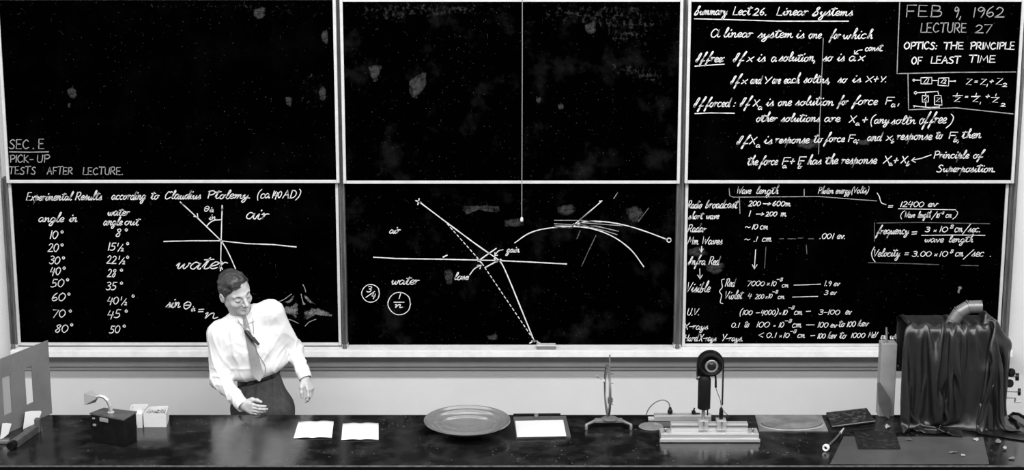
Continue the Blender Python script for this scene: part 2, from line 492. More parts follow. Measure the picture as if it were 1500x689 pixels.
# ---- side and dividing tracks
def track(label, ua, ub, Y0, Y1, va, vb):
    xa, xb = P(ua, 380, Y0)[0], P(ub, 380, Y0)[0]
    za = P(750, va, Y0)[2]; zb = max(P(750, vb, Y0)[2], z_t1 + .006)
    t = thing('board_track', label, 'track', ((xa + xb) / 2, Y0, zb))
    m = M(); W_ = xb - xa
    m.box(xa, xa + W_ * .32, Y0, Y1, zb, za, .002); m.box(xb - W_ * .32, xb, Y0, Y1, zb, za, .002)
    m.box(xa + W_ * .3, xb - W_ * .3, Y0 + .014, Y1, zb, za)
    m.build('channel', MT['track'], t)
    M().box(xa - .002, xb + .002, Y0 - .006, Y1, zb - .004, zb + .016, .003).build('foot_bracket', MT['frame'], t)
    M().lathe(((xa + xb) / 2, Y0 - .022, z_t1 + .0006), [(.0, 0), (.014, 0), (.014, .018), (.010, .030), (0, .03)], 14).build('stop_pin', MT['track'], t, True)
TB = 513
track('grey sliding track at the far left edge of the lower left chalkboard', 8, 17.5, YS - .025, -.001, 262, TB - 4)
track('grey sliding track between the left and middle chalkboards', 498.8, 506.5, YS - .025, -.036, -6, TB)
track('grey sliding track between the middle and right chalkboards', 989.5, 999.5, YS - .025, -.036, -6, TB)
track('dark grey sliding track along the right edge of the right chalkboards', 1473.5, 1482, YS - .025, -.001, -6, TB)

# ---- chalk tray and mouldings
xa, xb = P(20, 520, -.1)[0], P(1479, 520, -.1)[0]
ct = thing('chalk_tray', 'long white enamel chalk tray under the lower chalkboards', 'tray', (0, -.08, z_t0))
M().box(xa, xb, -.17, -.0015, z_t1 - .012, z_t1, .003).build('shelf', MT['tray'], ct)
M().box(xa, xb, -.178, -.165, z_t0, z_t1 + .002, .004).build('lip', MT['tray'], ct)
z_m = P(750, 543, -.03)[2]
trim = M().box(xa, xb, -.05, 0, z_m + .03, z_t0 + .034, .004).box(xa, xb, -.028, 0, z_m, z_m + .028, .004)
struct('trim_1', trim, 'mould')
struct('trim_2', M().box(P(-6, 400, -.05)[0] - .3, P(8, 400, -.05)[0], -.03, 0, 0, 6.0, .004), 'wall')
struct('trim_3', M().box(P(1484, 400, -.05)[0], P(1484, 400, -.05)[0] + .5, -.03, 0, 0, 6.0, .004), 'wall')
struct('baseboard_front', M().box(-6, 6, -.02, 0, 0, .12, .004), 'mould')

er = thing('chalkboard_eraser', 'small grey felt eraser lying on the chalk tray below the middle board', 'eraser', P(800, 518, -.12))
xe0, xe1 = P(786, 518, -.13)[0], P(814, 518, -.13)[0]
M().box(xe0, xe1, -.15, -.10, z_t1, z_t1 + .022, .004).build('felt_block', mat('grey_felt', .16, .95, bump=.4, bscale=200), er)
M().box(xe0, xe1, -.15, -.10, z_t1 + .0225, z_t1 + .032, .003).build('wooden_back', MT['frame'], er)

# ---- hanging cord before the middle boards
cy = -.20
pc = thing('pull_cord', 'thin pale cord hanging before the upper middle chalkboard with a small weight at its end', 'cord', P(764, 322, cy))
xt = P(764.5, 160, cy)[0]
M().tube([(xt, cy, 6.19), (xt + .002, cy, 3.0), (xt, cy, P(764, 318, cy)[2])], .0030, 6).build('cord', mat('cord', .20, .8), pc, True)
zc = P(764, 325, cy)[2]
M().lathe((xt, cy, zc), [(0, 0), (.008, .002), (.011, .010), (.009, .024), (.004, .032), (0, .033)], 14).build('weight', MT['chalk'], pc, True)
# ------------------------------------------------------------------ what is chalked on the boards
e = .0015
Yu, Ys, Ym = YU - e, YS - e, YM - e
# upper left
write(UL, Yu, 218, 7.6, [('SEC', 13, 45), ('.', 48, 50), ('E', 56, 66)], m='faint', slant=.03, w_=1.9, extra=[[(14, 222.5), (42, 223), (71, 222.5)]])
write(UL, Yu, 238, 6, [('PICK-', 14, 50), ('UP', 54, 74)], m='faint', slant=.05, w_=1.7)
write(UL, Yu, 255, 5.8, [('TESTS', 13, 54), ('AFTER', 69, 108), ('LECTURE.', 121, 182)], 256, m='faint', slant=.05, w_=1.7)
patch(UL, Yu, [[(97, 130), (106, 126), (114, 136), (110, 146), (101, 143)], [(99, 152), (103, 150), (103, 158), (99, 158)]], 'haze')
patch(UL, Yu, [[(370, 12), (388, 10), (390, 24), (378, 30), (370, 22)], [(470, 45), (480, 44), (480, 66), (471, 60)], [(418, 140), (428, 142), (426, 158), (419, 152)], [(466, 128), (476, 126), (478, 146), (469, 148)]], 'haze')
# upper middle, wiped patches
patch(UM, Yu, [[(538, 95), (560, 93), (556, 110), (550, 124), (540, 110)], [(598, 116), (622, 102), (628, 118), (616, 140), (608, 148), (598, 138)],
               [(816, 152), (824, 150), (826, 160), (818, 161)], [(855, 36), (872, 30), (874, 48), (860, 50)], [(785, 140), (793, 142), (790, 152), (785, 150)]], 'haze')
patch(UM, Yu, [[(505, 2), (560, 1), (640, 1), (700, 2), (755, 2), (740, 24), (690, 16), (640, 30), (590, 22), (540, 40), (508, 30)],
               [(775, 2), (860, 1), (940, 1), (986, 2), (985, 60), (950, 76), (905, 70), (870, 40), (820, 36), (780, 24)], [(880, 84), (915, 90), (975, 100), (980, 130), (930, 118), (895, 108)]], 'haze', soft=1.0, gain=.62)
patch(UL, Yu, [[(140, 2), (250, 1), (400, 1), (486, 2), (484, 36), (440, 26), (370, 16), (260, 12), (170, 10)], [(420, 96), (470, 84), (484, 120), (478, 170), (440, 172), (424, 140)]], 'haze', soft=1.0, gain=.5)
# upper right
write(UR, Yu, 21.5, 6.6, [('$ummary', 1017, 1066), ('Lect', 1073, 1100), ('26.', 1103, 1125), ('Linear', 1137, 1184), ('$ystems', 1190, 1250)], 23, extra=[[(1017, 27.5), (1060, 28.5), (1140, 31), (1243, 31)]])
write(UR, Yu, 54, 6.6, [('@', 1040, 1054), ('linear', 1059, 1103), ('system', 1110, 1162), ('is', 1166, 1179), ('one', 1184, 1204), ('for', 1216, 1232), ('which', 1234, 1279)], 57)
write(UR, Yu, 91, 6.6, [('Jf', 1019, 1033), ('free:', 1034, 1062), ('Jf', 1074, 1090), ('x', 1094, 1103), ('is', 1109, 1122), ('a', 1129, 1137), ('solution,', 1141, 1197), ('so', 1205, 1220), ('is', 1226, 1238), ('a', 1243, 1253), ('x', 1257, 1266)], 89,
      extra=[[(1018, 97), (1061, 94)]])
write(UR, Yu, 74.5, 5, [('const.', 1267, 1295)], extra=[[(1263, 73), (1257, 74), (1252, 79)], [(1252, 74), (1251.5, 79), (1257, 79)]])
write(UR, Yu, 123, 6.4, [('Jf', 1070, 1084), ('x', 1086, 1094), ('and', 1099, 1116), ('Y', 1119, 1128, 0, .8), ('are', 1131, 1144), ('each', 1148, 1172), ('soltns,', 1177, 1218), ('so', 1227, 1241), ('is', 1248, 1262), ('X', 1268, 1278, 0, .7), ('+', 1279, 1286), ('Y.', 1289, 1300, 0, .7)], 120)
write(UR, Yu, 157, 6.6, [('Jf', 1016, 1031), ('forced', 1033, 1070), (':', 1074, 1077), ('Jf', 1084, 1099), ('X', 1103, 1111, 0, .8), ('a', 1110, 1116, 5, .65), ('is', 1122, 1134), ('one', 1139, 1160), ('solution', 1165, 1222), ('for', 1228, 1243), ('force', 1249, 1286), ('F', 1295, 1309, 0, .9), ('a', 1305, 1311, 4, .65), (',', 1316, 1318)], 152.5,
      extra=[[(1018, 166.5), (1040, 165.5), (1076, 166)]])
write(UR, Yu, 178, 6.2, [('other', 1107, 1139), ('solutions', 1144, 1202), ('are', 1207, 1231), ('X', 1244, 1253, 1, .85), ('a', 1253, 1259, 5, .6), ('+', 1262, 1270, 1), ('(', 1274, 1280, 3, 1.1), ('any', 1280, 1303, 2), ('soltn', 1305, 1342, 3), ('of', 1346, 1360, 3, 1.3), ('free', 1361, 1387, 2, 1.3), (')', 1387, 1394, 5, 1.3)], 179)
write(UR, Yu, 212, 6.4, [('Jf', 1079, 1096), ('X', 1098, 1107, 0, .85), ('a', 1107, 1113, 5, .6), ('is', 1119, 1132), ('response', 1135, 1186), ('to', 1191, 1205), ('force', 1208, 1238), ('F', 1241, 1252, 0, .85), ('a;', 1250, 1259, 2, .7), ('and', 1270, 1292), ('X', 1298, 1306, 0, .6), ('b', 1305, 1309, 4, .5), ('response', 1313, 1366), ('to', 1370, 1381), ('F', 1388, 1402, 0, .85), ('b,', 1396, 1407, 5, .6), ('then', 1408, 1438)], 202)
write(UR, Yu, 242, 6.6, [('the', 1094, 1111), ('force', 1113, 1140), ('F', 1144, 1157, 0, .9), ('a', 1146, 1152, 5, .6), ('+', 1156, 1163), ('F', 1167, 1180, 0, .9), ('b', 1168, 1174, 6, .6), ('has', 1182, 1204), ('the', 1208, 1228), ('response', 1232, 1285), ('X', 1294, 1304, 0, .9), ('a', 1302, 1307, 3, .5), ('+', 1308, 1315), ('X', 1320, 1328, 0, .8), ('b', 1327, 1332, 4, .5)], 239,
      extra=[[(1364, 227), (1350, 232), (1335, 235)], [(1340, 231), (1335, 235), (1341, 238)]])
write(UR, Yu, 232, 6, [('Principle', 1367, 1420), ('of', 1425, 1440)])
write(UR, Yu, 252, 6, [('Superposition.', 1372, 1460)])
write(UR, Yu, 24.5, 9.4, [('FEB', 1325, 1381), ('9,', 1397, 1411), ('1962', 1424, 1473)], 25, slant=.08, m='faint', w_=1.9)
write(UR, Yu, 47, 7.4, [('LECTURE', 1348, 1418), ('27', 1428, 1454)], 48, slant=.08, m='faint', w_=1.8)
write(UR, Yu, 72, 5.6, [('OPTICS:', 1324, 1374), ('THE', 1382, 1413), ('PRINCIPLE', 1421, 1488)], slant=.12, w_=2.1)
write(UR, Yu, 94, 5.6, [('OF', 1335, 1352), ('LEAST', 1363, 1408), ('TIME', 1419, 1460)], 91, slant=.12, w_=2.1)
write(UR, Yu, 0, 1, [], extra=[[(1318, 3), (1316, 50), (1314, 108), (1400, 106), (1488, 105.5)], [(1330, 109), (1331, 161), (1375, 159), (1400, 158), (1484, 167)]], m='faint', w_=1.7, name='chalk_border')
write(UR, Yu, 0, 1, [], name='chalk_diagram', w_=1.5, extra=[
    ('~', [(1337, 117.5), (1338.5, 116), (1340, 117.5), (1338.5, 119), (1337, 117.5)]), [(1340, 117.5), (1349, 117.5)],
    [(1349, 114), (1365, 113.5), (1365, 123), (1349, 123), (1349, 114)], [(1365, 118), (1374, 118)],
    [(1375, 114.5), (1390, 114), (1389.5, 126), (1374, 125), (1375, 114.5)], [(1390, 119), (1398, 119)], [(1398, 118), (1400, 118), (1399, 120)],
    ('~', [(1339, 136), (1341, 134), (1343, 136), (1341, 138), (1339, 136)]), [(1343, 136), (1374, 134), (1375, 140)],
    [(1351, 140), (1360, 140), (1360, 149.5), (1351, 149.5), (1351, 140)], [(1369, 140), (1378.5, 140), (1380, 154), (1369, 153.5), (1369, 140)],
    [(1356, 135), (1356, 140)], [(1356, 150), (1356, 157.5)], [(1376, 154), (1376, 158)], [(1341, 155.5), (1360, 157.5), (1376, 157)], [(1338, 155), (1341, 155), (1339, 157)],
    [(1396, 140.5), (1410, 140)], [(1423, 141.5), (1436, 141)], [(1452, 143), (1464, 143)]])
write(UR, Yu, 124, 5.2, [('Z', 1415, 1423, 0, .9), ('=', 1427, 1432, -2, .7), ('Z', 1436, 1444, 0, .9), ('1', 1445, 1446, 3, .5), ('+', 1449, 1455, -2, .8), ('Z', 1459, 1468, 0, .9), ('2', 1468, 1475, 3, .6)], w_=1.7)
write(UR, Yu, 149, 4.6, [('Z', 1398, 1406, 0, .85), ('1', 1401, 1402, -9, .5), ('=', 1413, 1418, -5, .7), ('Z', 1425, 1433, 0, .85), ('1', 1429, 1430, -9, .5), ('1', 1435, 1436, 4, .5), ('+', 1443, 1449, -5, .8), ('Z', 1454, 1462, 1, .85), ('1', 1458, 1459, -8, .5), ('2', 1465, 1473, 7, .6)], w_=1.6)
write(UR, Yu, 121, 3.6, [('Z1', 1353, 1361), ('Z2', 1378, 1387, 1)], w_=1.2)
write(UR, Yu, 147, 3.2, [('Z', 1353, 1358), ('Z', 1371, 1377, 2)], w_=1.2)
write(UR, Yu, 0, 1, [], extra=[[(1206, 56), (1203, 130), (1199, 226)]], m='faint', w_=1.1, name='chalk_line')
# lower right
write(LR, Ys, 284, 5.6, [('Wave', 1079, 1101), ('length', 1107, 1141)], w_=1.4)
write(LR, Ys, 284, 5, [('Photon', 1198, 1222), ('energy', 1224, 1247), ('(Volts)', 1247, 1273)], 283, w_=1.3)
write(LR, Ys, 0, 1, [], extra=[[(1068, 276), (1069, 287), (1074, 289), (1200, 288), (1250, 292), (1284, 294.5)], [(1178, 277), (1178, 287)], [(1083, 290), (1084, 313)]], m='faint', w_=1.5, name='chalk_rule')
write(LR, Ys, 305, 6, [('Radio', 1007, 1029), ('broadcast', 1033, 1081), ('200', 1096, 1115, -3, .8), ('>', 1117, 1129, -3, .8), ('600m', 1131, 1159, -3, .8)], w_=1.5)
write(LR, Ys, 321, 5.4, [('short', 1008, 1030), ('wave', 1034, 1054), ('1', 1097, 1098, -4), ('>', 1107, 1119, -4, .9), ('200', 1121, 1139, -4, .8), ('m', 1143, 1152, -4)], w_=1.5)
write(LR, Ys, 340, 6, [('Radar', 1007, 1035), ('~', 1091, 1099, -4, .7), ('10', 1101, 1111, -4, .8), ('cm', 1113, 1126, -4, .9)], w_=1.5)
write(LR, Ys, 358, 6, [('Mm', 1007, 1024), ('Waves', 1028, 1059), ('~', 1090, 1098, -4, .7), ('.1', 1104, 1110, -4, .8), ('cm', 1116, 1131, -4, .9), ('.001', 1200, 1222, -8, .85), ('ev.', 1226, 1240, -8, .9)], w_=1.5)
write(LR, Ys, 388, 6.2, [('Jnfra', 1008, 1034), ('Red', 1038, 1054)], w_=1.5,
      extra=[[(1028, 361), (1027.5, 369)], [(1025, 365), (1027.5, 370), (1030, 365)], [(1025, 394), (1025.5, 409)], [(1022, 403), (1025.5, 409), (1029, 403)]])
write(LR, Ys, 0, 1, [], extra=[[(1107, 366), (1105, 394)], [(1102, 388), (1105, 394.5), (1109, 388)]], w_=1.6, name='chalk_arrow')
write(LR, Ys, 0, 1, [], extra=[[(1122, 362), (1120, 393)], [(1181, 359), (1182, 372)], [(1142, 350), (1148, 350)], [(1154, 350), (1166, 350)], [(1169, 349), (1176, 349)], [(1184, 350), (1192, 350)]], m='pale', w_=1.3, name='chalk_arrow')
write(LR, Ys, 428, 7.4, [('Visible', 1005, 1041)], w_=1.6)
write(LR, Ys, 420, 6.2, [('Red', 1062, 1077), ('7000', 1094, 1121, -1, .75), ('*', 1123, 1127, -1, .7), ('10', 1129, 1138, -1, .75), ('-8', 1137, 1148, -8, .55), ('cm', 1145, 1156, 1, .7), ('1.9', 1207, 1219, -1, .75), ('ev', 1221, 1231, -1, .7)], w_=1.4,
      extra=[[(1163, 418), (1180, 417.5), (1202, 416.5)]])
write(LR, Ys, 438, 6.2, [('Violet', 1061, 1088), ('4', 1095, 1101, -1, .75), ('200', 1106, 1120, 0, .7), ('*', 1121, 1124, 0, .6), ('10', 1125, 1132, -1, .7), ('-8', 1131, 1141, -8, .5), ('cm', 1139, 1150, 0, .7), ('3', 1207, 1213, -6, .7), ('ev', 1216, 1226, -6, .7)], w_=1.4,
      extra=[[(1161, 435.5), (1198, 434.5)], ('~', [(1061, 409), (1057, 411), (1058, 421), (1054, 427), (1057, 433), (1055, 443), (1059, 445)])])
write(LR, Ys, 462, 5.4, [('U.V.', 1006, 1026), ('(100', 1083, 1103, 0, .85), ('-', 1106, 1112, 0, .8), ('4000)', 1114, 1140, 0, .85), ('*', 1141, 1144, 0, .6), ('10', 1146, 1154, 0, .85), ('-8', 1154, 1165, -8, .6), ('cm', 1163, 1176), ('-', 1179, 1187, -1), ('3-100', 1199, 1231, 0, .85), ('ev', 1238, 1248)], 461, w_=1.4)
write(LR, Ys, 483, 5.6, [('X-rays', 1001, 1038), ('0.1', 1071, 1084, -3, .8), ('to', 1090, 1098, -3), ('100', 1107, 1128, -3, .9), ('*', 1133, 1136, -4, .4), ('10', 1140, 1149, -3, .9), ('-8', 1149, 1161, -10, .6), ('cm', 1160, 1175, -3), ('-', 1179, 1192, -3), ('100', 1197, 1214, -3, .9), ('ev', 1216, 1227, -3, .8), ('to', 1228, 1238, -4), ('100', 1240, 1254, -4, .9), ('kev', 1256, 1273, -5, .9)], w_=1.4)
write(LR, Ys, 500, 5.2, [('Hard', 1002, 1023), ('X-rays', 1024, 1050), ('Y-rays.', 1057, 1090), ('<', 1110, 1118, -5), ('0.1', 1122, 1138, -5, .9), ('*', 1141, 1145, -5, .7), ('10', 1147, 1157, -5, .9), ('-8', 1157, 1168, -12, .6), ('cm', 1168, 1180, -5), ('-', 1186, 1193, -4), ('100', 1197, 1210, -4, .9), ('kev', 1212, 1226, -4), ('to', 1229, 1240, -4), ('1000', 1246, 1268, -5, .9), ('MeV', 1272, 1286, -5, .9), ('and', 1290, 1300, -3), ('up', 1303, 1315, -3)], w_=1.4)
write(LR, Ys, 303, 5, [('=', 1300, 1308, 3), ('12400', 1318, 1354), ('ev', 1359, 1374)], w_=1.5, extra=[('~', [(1285, 283), (1288, 288), (1291, 297), (1298, 300)]), [(1316, 306), (1400, 307.5)]])
write(LR, Ys, 319, 4.8, [('(', 1318, 1323), ('Wave', 1325, 1341), ('length', 1344, 1364), ('/', 1365, 1371), ('10', 1371, 1377, 0, .8), ('-8', 1377, 1384, -5, .5), ('cm', 1385, 1395), (')', 1396, 1401)], w_=1.3)
write(LR, Ys, 343, 6, [('frequency', 1284, 1332), ('=', 1334, 1343, 3), ('3', 1355, 1362, -3, .8), ('*', 1367, 1372, -3, .6), ('10', 1375, 1389, -3, .9), ('8', 1391, 1397, -8, .55), ('cm', 1398, 1411, -3), ('/', 1411, 1419, -3), ('sec.', 1418, 1438, -3)], w_=1.5, extra=[[(1350, 345), (1400, 344.5), (1443, 345)]])
write(LR, Ys, 355, 5, [('wave', 1354, 1383), ('length', 1389, 1426)], w_=1.4)
write(LR, Ys, 376, 6, [('Velocity', 1279, 1319), ('=', 1324, 1331, 0, .9), ('3.00', 1336, 1365, 0, .85), ('*', 1368, 1373, 0, .7), ('10', 1375, 1389, 0, .85), ('8', 1391, 1397, -5, .55), ('cm', 1399, 1412), ('/', 1412, 1424, 1), ('sec', 1423, 1442), ('.', 1450, 1452)], w_=1.5, extra=[('~', [(1281, 362), (1277, 370), (1278, 378), (1282, 384)])])
write(LR, Ys, 0, 1, [], extra=[[(1281, 326), (1281, 354)], [(1284, 327), (1350, 326), (1450, 328)], [(1272, 385), (1320, 386), (1375, 388)], [(1408, 389), (1433, 389.5)]], m='pale', w_=1.4, name='chalk_rule')
patch(LR, Ys, [[(1404, 421), (1408, 420), (1409, 423), (1406, 425), (1405, 430), (1403, 429)]], 'smudge', gain=2.5)
patch(LR, Ys, [[(1030, 388), (1060, 384), (1064, 396), (1048, 404), (1034, 398)], [(1006, 364), (1030, 360), (1040, 372), (1020, 378), (1006, 374)]], 'haze')
patch(UR, Yu, [[(1160, 205), (1200, 203), (1206, 214), (1180, 220), (1164, 214)], [(1250, 205), (1275, 203), (1276, 212), (1256, 214)]], 'haze')
# lower left
write(LL, Ys, 294, 6.4, [('Experimental', 38, 106), ('Results', 110, 150), ('according', 163, 214), ('to', 220, 233), ('Qlaudius', 241, 295), ('Ptolemy.', 303, 369), ('(ca', 376, 396), ('140', 398, 413), ('AD)', 414, 440)], 290)
write(LL, Ys, 325, 6.6, [('angle', 56, 94), ('in', 101, 114)])
write(LL, Ys, 316, 6, [('water', 157, 190)])
write(LL, Ys, 330, 6, [('angle', 151, 180), ('out', 182, 204)])
rows = [('10', 72, 86, 350, 91, 340), ('20', 70, 87, 369, 91, 359), ('30', 72, 89, 387, 93, 378), ('40', 73, 90, 403, 94, 393), ('50', 74, 95, 421, 99, 410), ('60', 75, 97, 441, 101, 431), ('70', 76, 97, 465, 103, 456), ('80', 80, 101, 487, 105, 476)]
for s, a, b, y, du, dv in rows:
    write(LL, Ys, y, 7.6, [(s, a, b)], slant=.18, w_=1.7, extra=[('~', [(du, dv - 2), (du + 1.7, dv), (du, dv + 1.8), (du - 1.7, dv), (du, dv - 2)])])
rows = [('8', 169, 177, 347, 185, 337, 0), ('15', 157, 171, 367, 187, 357, 172), ('22', 156, 172, 386, 187, 377, 174), ('28', 157, 171, 406, 178, 396, 0), ('35', 155, 172, 425, 178, 415, 0), ('40', 157, 175, 446, 195, 434, 177), ('45', 157, 178, 466, 185, 456, 0), ('50', 160, 177, 488, 182, 478, 0)]
for s, a, b, y, du, dv, hf in rows:
    wl = [(s, a, b)]
    if hf: wl += [('1', hf, hf + 1, -6, .45), ('/', hf + 1, hf + 7, -1, .55), ('2', hf + 5, hf + 9, 1, .4)]
    write(LL, Ys, y, 7.2, wl, slant=.18, w_=1.7, extra=[('~', [(du, dv - 2), (du + 1.7, dv), (du, dv + 1.8), (du - 1.7, dv), (du, dv - 2)])])
write(LL, Ys, 321, 9, [('air', 360, 394)], w_=1.9, slant=.2)
write(LL, Ys, 394, 9.6, [('water', 257, 331)], w_=2.0, slant=.45)
write(LL, Ys, 310, 5, [('%', 298, 306), ('in', 307, 314, 1, .8)], w_=1.5)
write(LL, Ys, 322, 4.6, [('in', 306, 317)], w_=1.5)
write(LL, Ys, 451, 7.4, [('sin', 243, 265), ('%', 267, 279, 2, .9), ('in', 280, 287, 5, .6), ('=', 289, 298, 9, .9), ('n', 299, 318, 16, 1.1)], w_=1.9)
write(LL, Ys, 0, 1, [], name='chalk_diagram', w_=2.0, extra=[
    [(266, 298), (290, 320), (324, 353)], ('~', [(324, 353), (331, 364), (338, 378), (345, 394)]), [(325.5, 301), (324, 350), (323, 397)],
    [(240, 354), (280, 353), (323, 353), (360, 357), (400, 358.5), (434, 362)],
    ('~', [(303, 331), (308, 326), (314, 323), (324, 322)]), [(264, 296), (268, 300)], [(289, 313), (290, 319), (284, 317)], [(326, 305), (325, 309)], [(323, 390), (326, 395)]])
patch(LL, Ys, [[(402, 451), (418, 449), (431, 447), (436, 440), (438, 452), (438, 467), (428, 464), (416, 461), (408, 456)],
               [(443, 457), (450, 453), (462, 451), (474, 453), (482, 458), (488, 460), (489, 464), (476, 464), (460, 461), (450, 464), (444, 470)],
               [(413, 444), (424, 440), (431, 432), (432, 436), (427, 443), (418, 445)], [(442, 430), (450, 434), (456, 441), (462, 447), (452, 443), (445, 436)],
               [(443, 441), (448, 445), (446, 448), (442, 446)]], name='chalk_smudge')
write(LL, Ys, 0, 1, [], name='chalk_stroke', m='faint', w_=1.4, extra=[('~', [(400, 444), (414, 440), (427, 431)]), ('~', [(412, 466), (426, 469), (437, 474)]), ('~', [(447, 478), (453, 472), (463, 468)]),
    [(443.5, 417), (446, 421), (448, 428)], ('~', [(441, 431), (443, 440), (446, 446)])])
# lower middle
write(LM, Ym, 342, 5.6, [('air', 570, 587)])
write(LM, Ym, 417, 6.4, [('water', 573, 614)])
write(LM, Ym, 410, 5.4, [('lose', 665, 687)], extra=[('~', [(688, 403), (695, 394), (704, 389)]), [(699, 389), (705, 388.5), (703, 394)]])
write(LM, Ym, 370, 4.8, [('gain', 742, 762)], extra=[('~', [(737, 366), (730, 368), (725, 374)]), [(725, 370), (724.5, 375), (729, 374)]])
def circ(u, v, r, k=10): return ('~', [(u + r * (1 + .03 * math.sin(3 * i)) * math.cos(2 * math.pi * i / k), v + r * math.sin(2 * math.pi * i / k)) for i in range(k + 1)])
write(LM, Ym, 429, 5.6, [('3', 537, 544, -1, .9), ('4', 544, 550, 8, .85)], w_=1.6, extra=[[(549, 427), (536, 436)], circ(543, 430, 13)])
write(LM, Ym, 438, 6, [('1', 584, 585.5, 0, .9), ('n', 578, 589, 13, .8)], w_=1.7, extra=[[(577, 443), (592, 443)], circ(585, 445, 16.5)])
D = [[(613, 295), (650, 323), (700, 360), (732, 382)], [(609, 294), (617, 297)], [(612, 300), (614, 291)],
     ('~', [(732, 382), (738, 392), (748, 415), (757, 437), (783, 501)]), [(776, 503), (783, 499), (791, 503)], [(779, 500), (787, 500)],
     [(547, 377), (580, 379), (650, 380), (732, 382), (775, 384), (830, 387)], [(700, 383), (714, 373), (727, 364)], [(711, 392), (722, 386), (734, 380)],
     [(699, 379), (706, 386)], [(724, 379), (728, 384)], [(649, 377), (655, 374)]]
write(LM, Ym, 0, 1, [], name='chalk_diagram', w_=2.2, extra=D)
ds = []
for (a, b) in (((655, 328), (703, 382)), ((706, 386), (783, 500))):
    L_ = math.hypot(b[0] - a[0], b[1] - a[1]); k = int(L_ / 7)
    for i in range(k):
        t0, t1 = i / k, (i + .55) / k
        ds.append([(a[0] + (b[0] - a[0]) * t0, a[1] + (b[1] - a[1]) * t0), (a[0] + (b[0] - a[0]) * t1, a[1] + (b[1] - a[1]) * t1)])
write(LM, Ym, 0, 1, [], name='chalk_dashes', w_=1.6, extra=ds, join=True)
write(LM, Ym, 0, 1, [], name='chalk_arc', w_=2.0, extra=[
    ('~', [(754, 356), (775, 342), (800, 335), (838, 332), (870, 336), (900, 348), (925, 367), (943, 391)]),
    ('~', [(838, 332), (856, 325), (885, 325), (915, 330), (945, 339), (977, 351)]), circ(980, 352, 3), [(838, 332), (858, 315), (880, 296)], [(878, 295), (882, 294.5)]])
write(LM, Ym, 0, 1, [], name='chalk_hatching', w_=1.5, m='faint', join=False, extra=[
    [(812, 323), (850, 323), (880, 326)], [(812, 328), (850, 330), (880, 332)], [(813, 331), (840, 331)], [(840, 328), (880, 333), (906, 339)], [(846, 326), (886, 329), (912, 331)], [(850, 330), (885, 338), (904, 344)],
    [(899, 291), (905, 282)], [(850, 322), (866, 309)]])
write(LM, Ym, 0, 1, [], name='chalk_stroke', w_=1.4, m='pale', extra=[[(852, 390), (862, 368), (873, 345)], [(812, 333), (838, 334)], [(935, 325), (950, 305)], [(845, 350), (850, 338)]])
patch(LM, Ym, [[(813, 302), (835, 299), (846, 305), (842, 314), (818, 316)], [(915, 305), (935, 300), (945, 318), (930, 328), (918, 318)], [(672, 302), (700, 300), (735, 302), (730, 312), (700, 308), (680, 316)],
               [(650, 395), (664, 396), (662, 418), (652, 415)], [(712, 492), (728, 488), (730, 498), (714, 499)], [(736, 322), (768, 320), (766, 332), (740, 334)]], 'haze')
# ------------------------------------------------------------------ implicit surfaces for soft shapes
def rcone(p, a, b, ra, rb, s=None):
    a = np.asarray(a, float); b = np.asarray(b, float)
    if s is not None: p = p * s; a = a * s; b = b * s
    ba = b - a; t = np.clip(((p - a) @ ba) / max(ba @ ba, 1e-9), 0, 1)
    return np.linalg.norm(p - a - t[..., None] * ba, axis=-1) - (ra + t * (rb - ra))
def ell(p, c, r, R=None):
    q = p - np.asarray(c, float)
    if R is not None: q = q @ R
    r = np.asarray(r, float); k0 = np.linalg.norm(q / r, axis=-1); k1 = np.linalg.norm(q / (r * r), axis=-1)
    return k0 * (k0 - 1) / np.maximum(k1, 1e-9)
def smin(a, b, k):
    h = np.maximum(k - np.abs(a - b), 0) / k
    return np.minimum(a, b) - h * h * k * .25
def smax(a, b, k): return -smin(-a, -b, k)
def rbox(p, c, h, r, R=None):
    q = p - np.asarray(c, float)
    if R is not None: q = q @ R
    q = np.abs(q) - np.asarray(h, float) + r
    return np.linalg.norm(np.maximum(q, 0), axis=-1) + np.minimum(q.max(-1), 0) - r

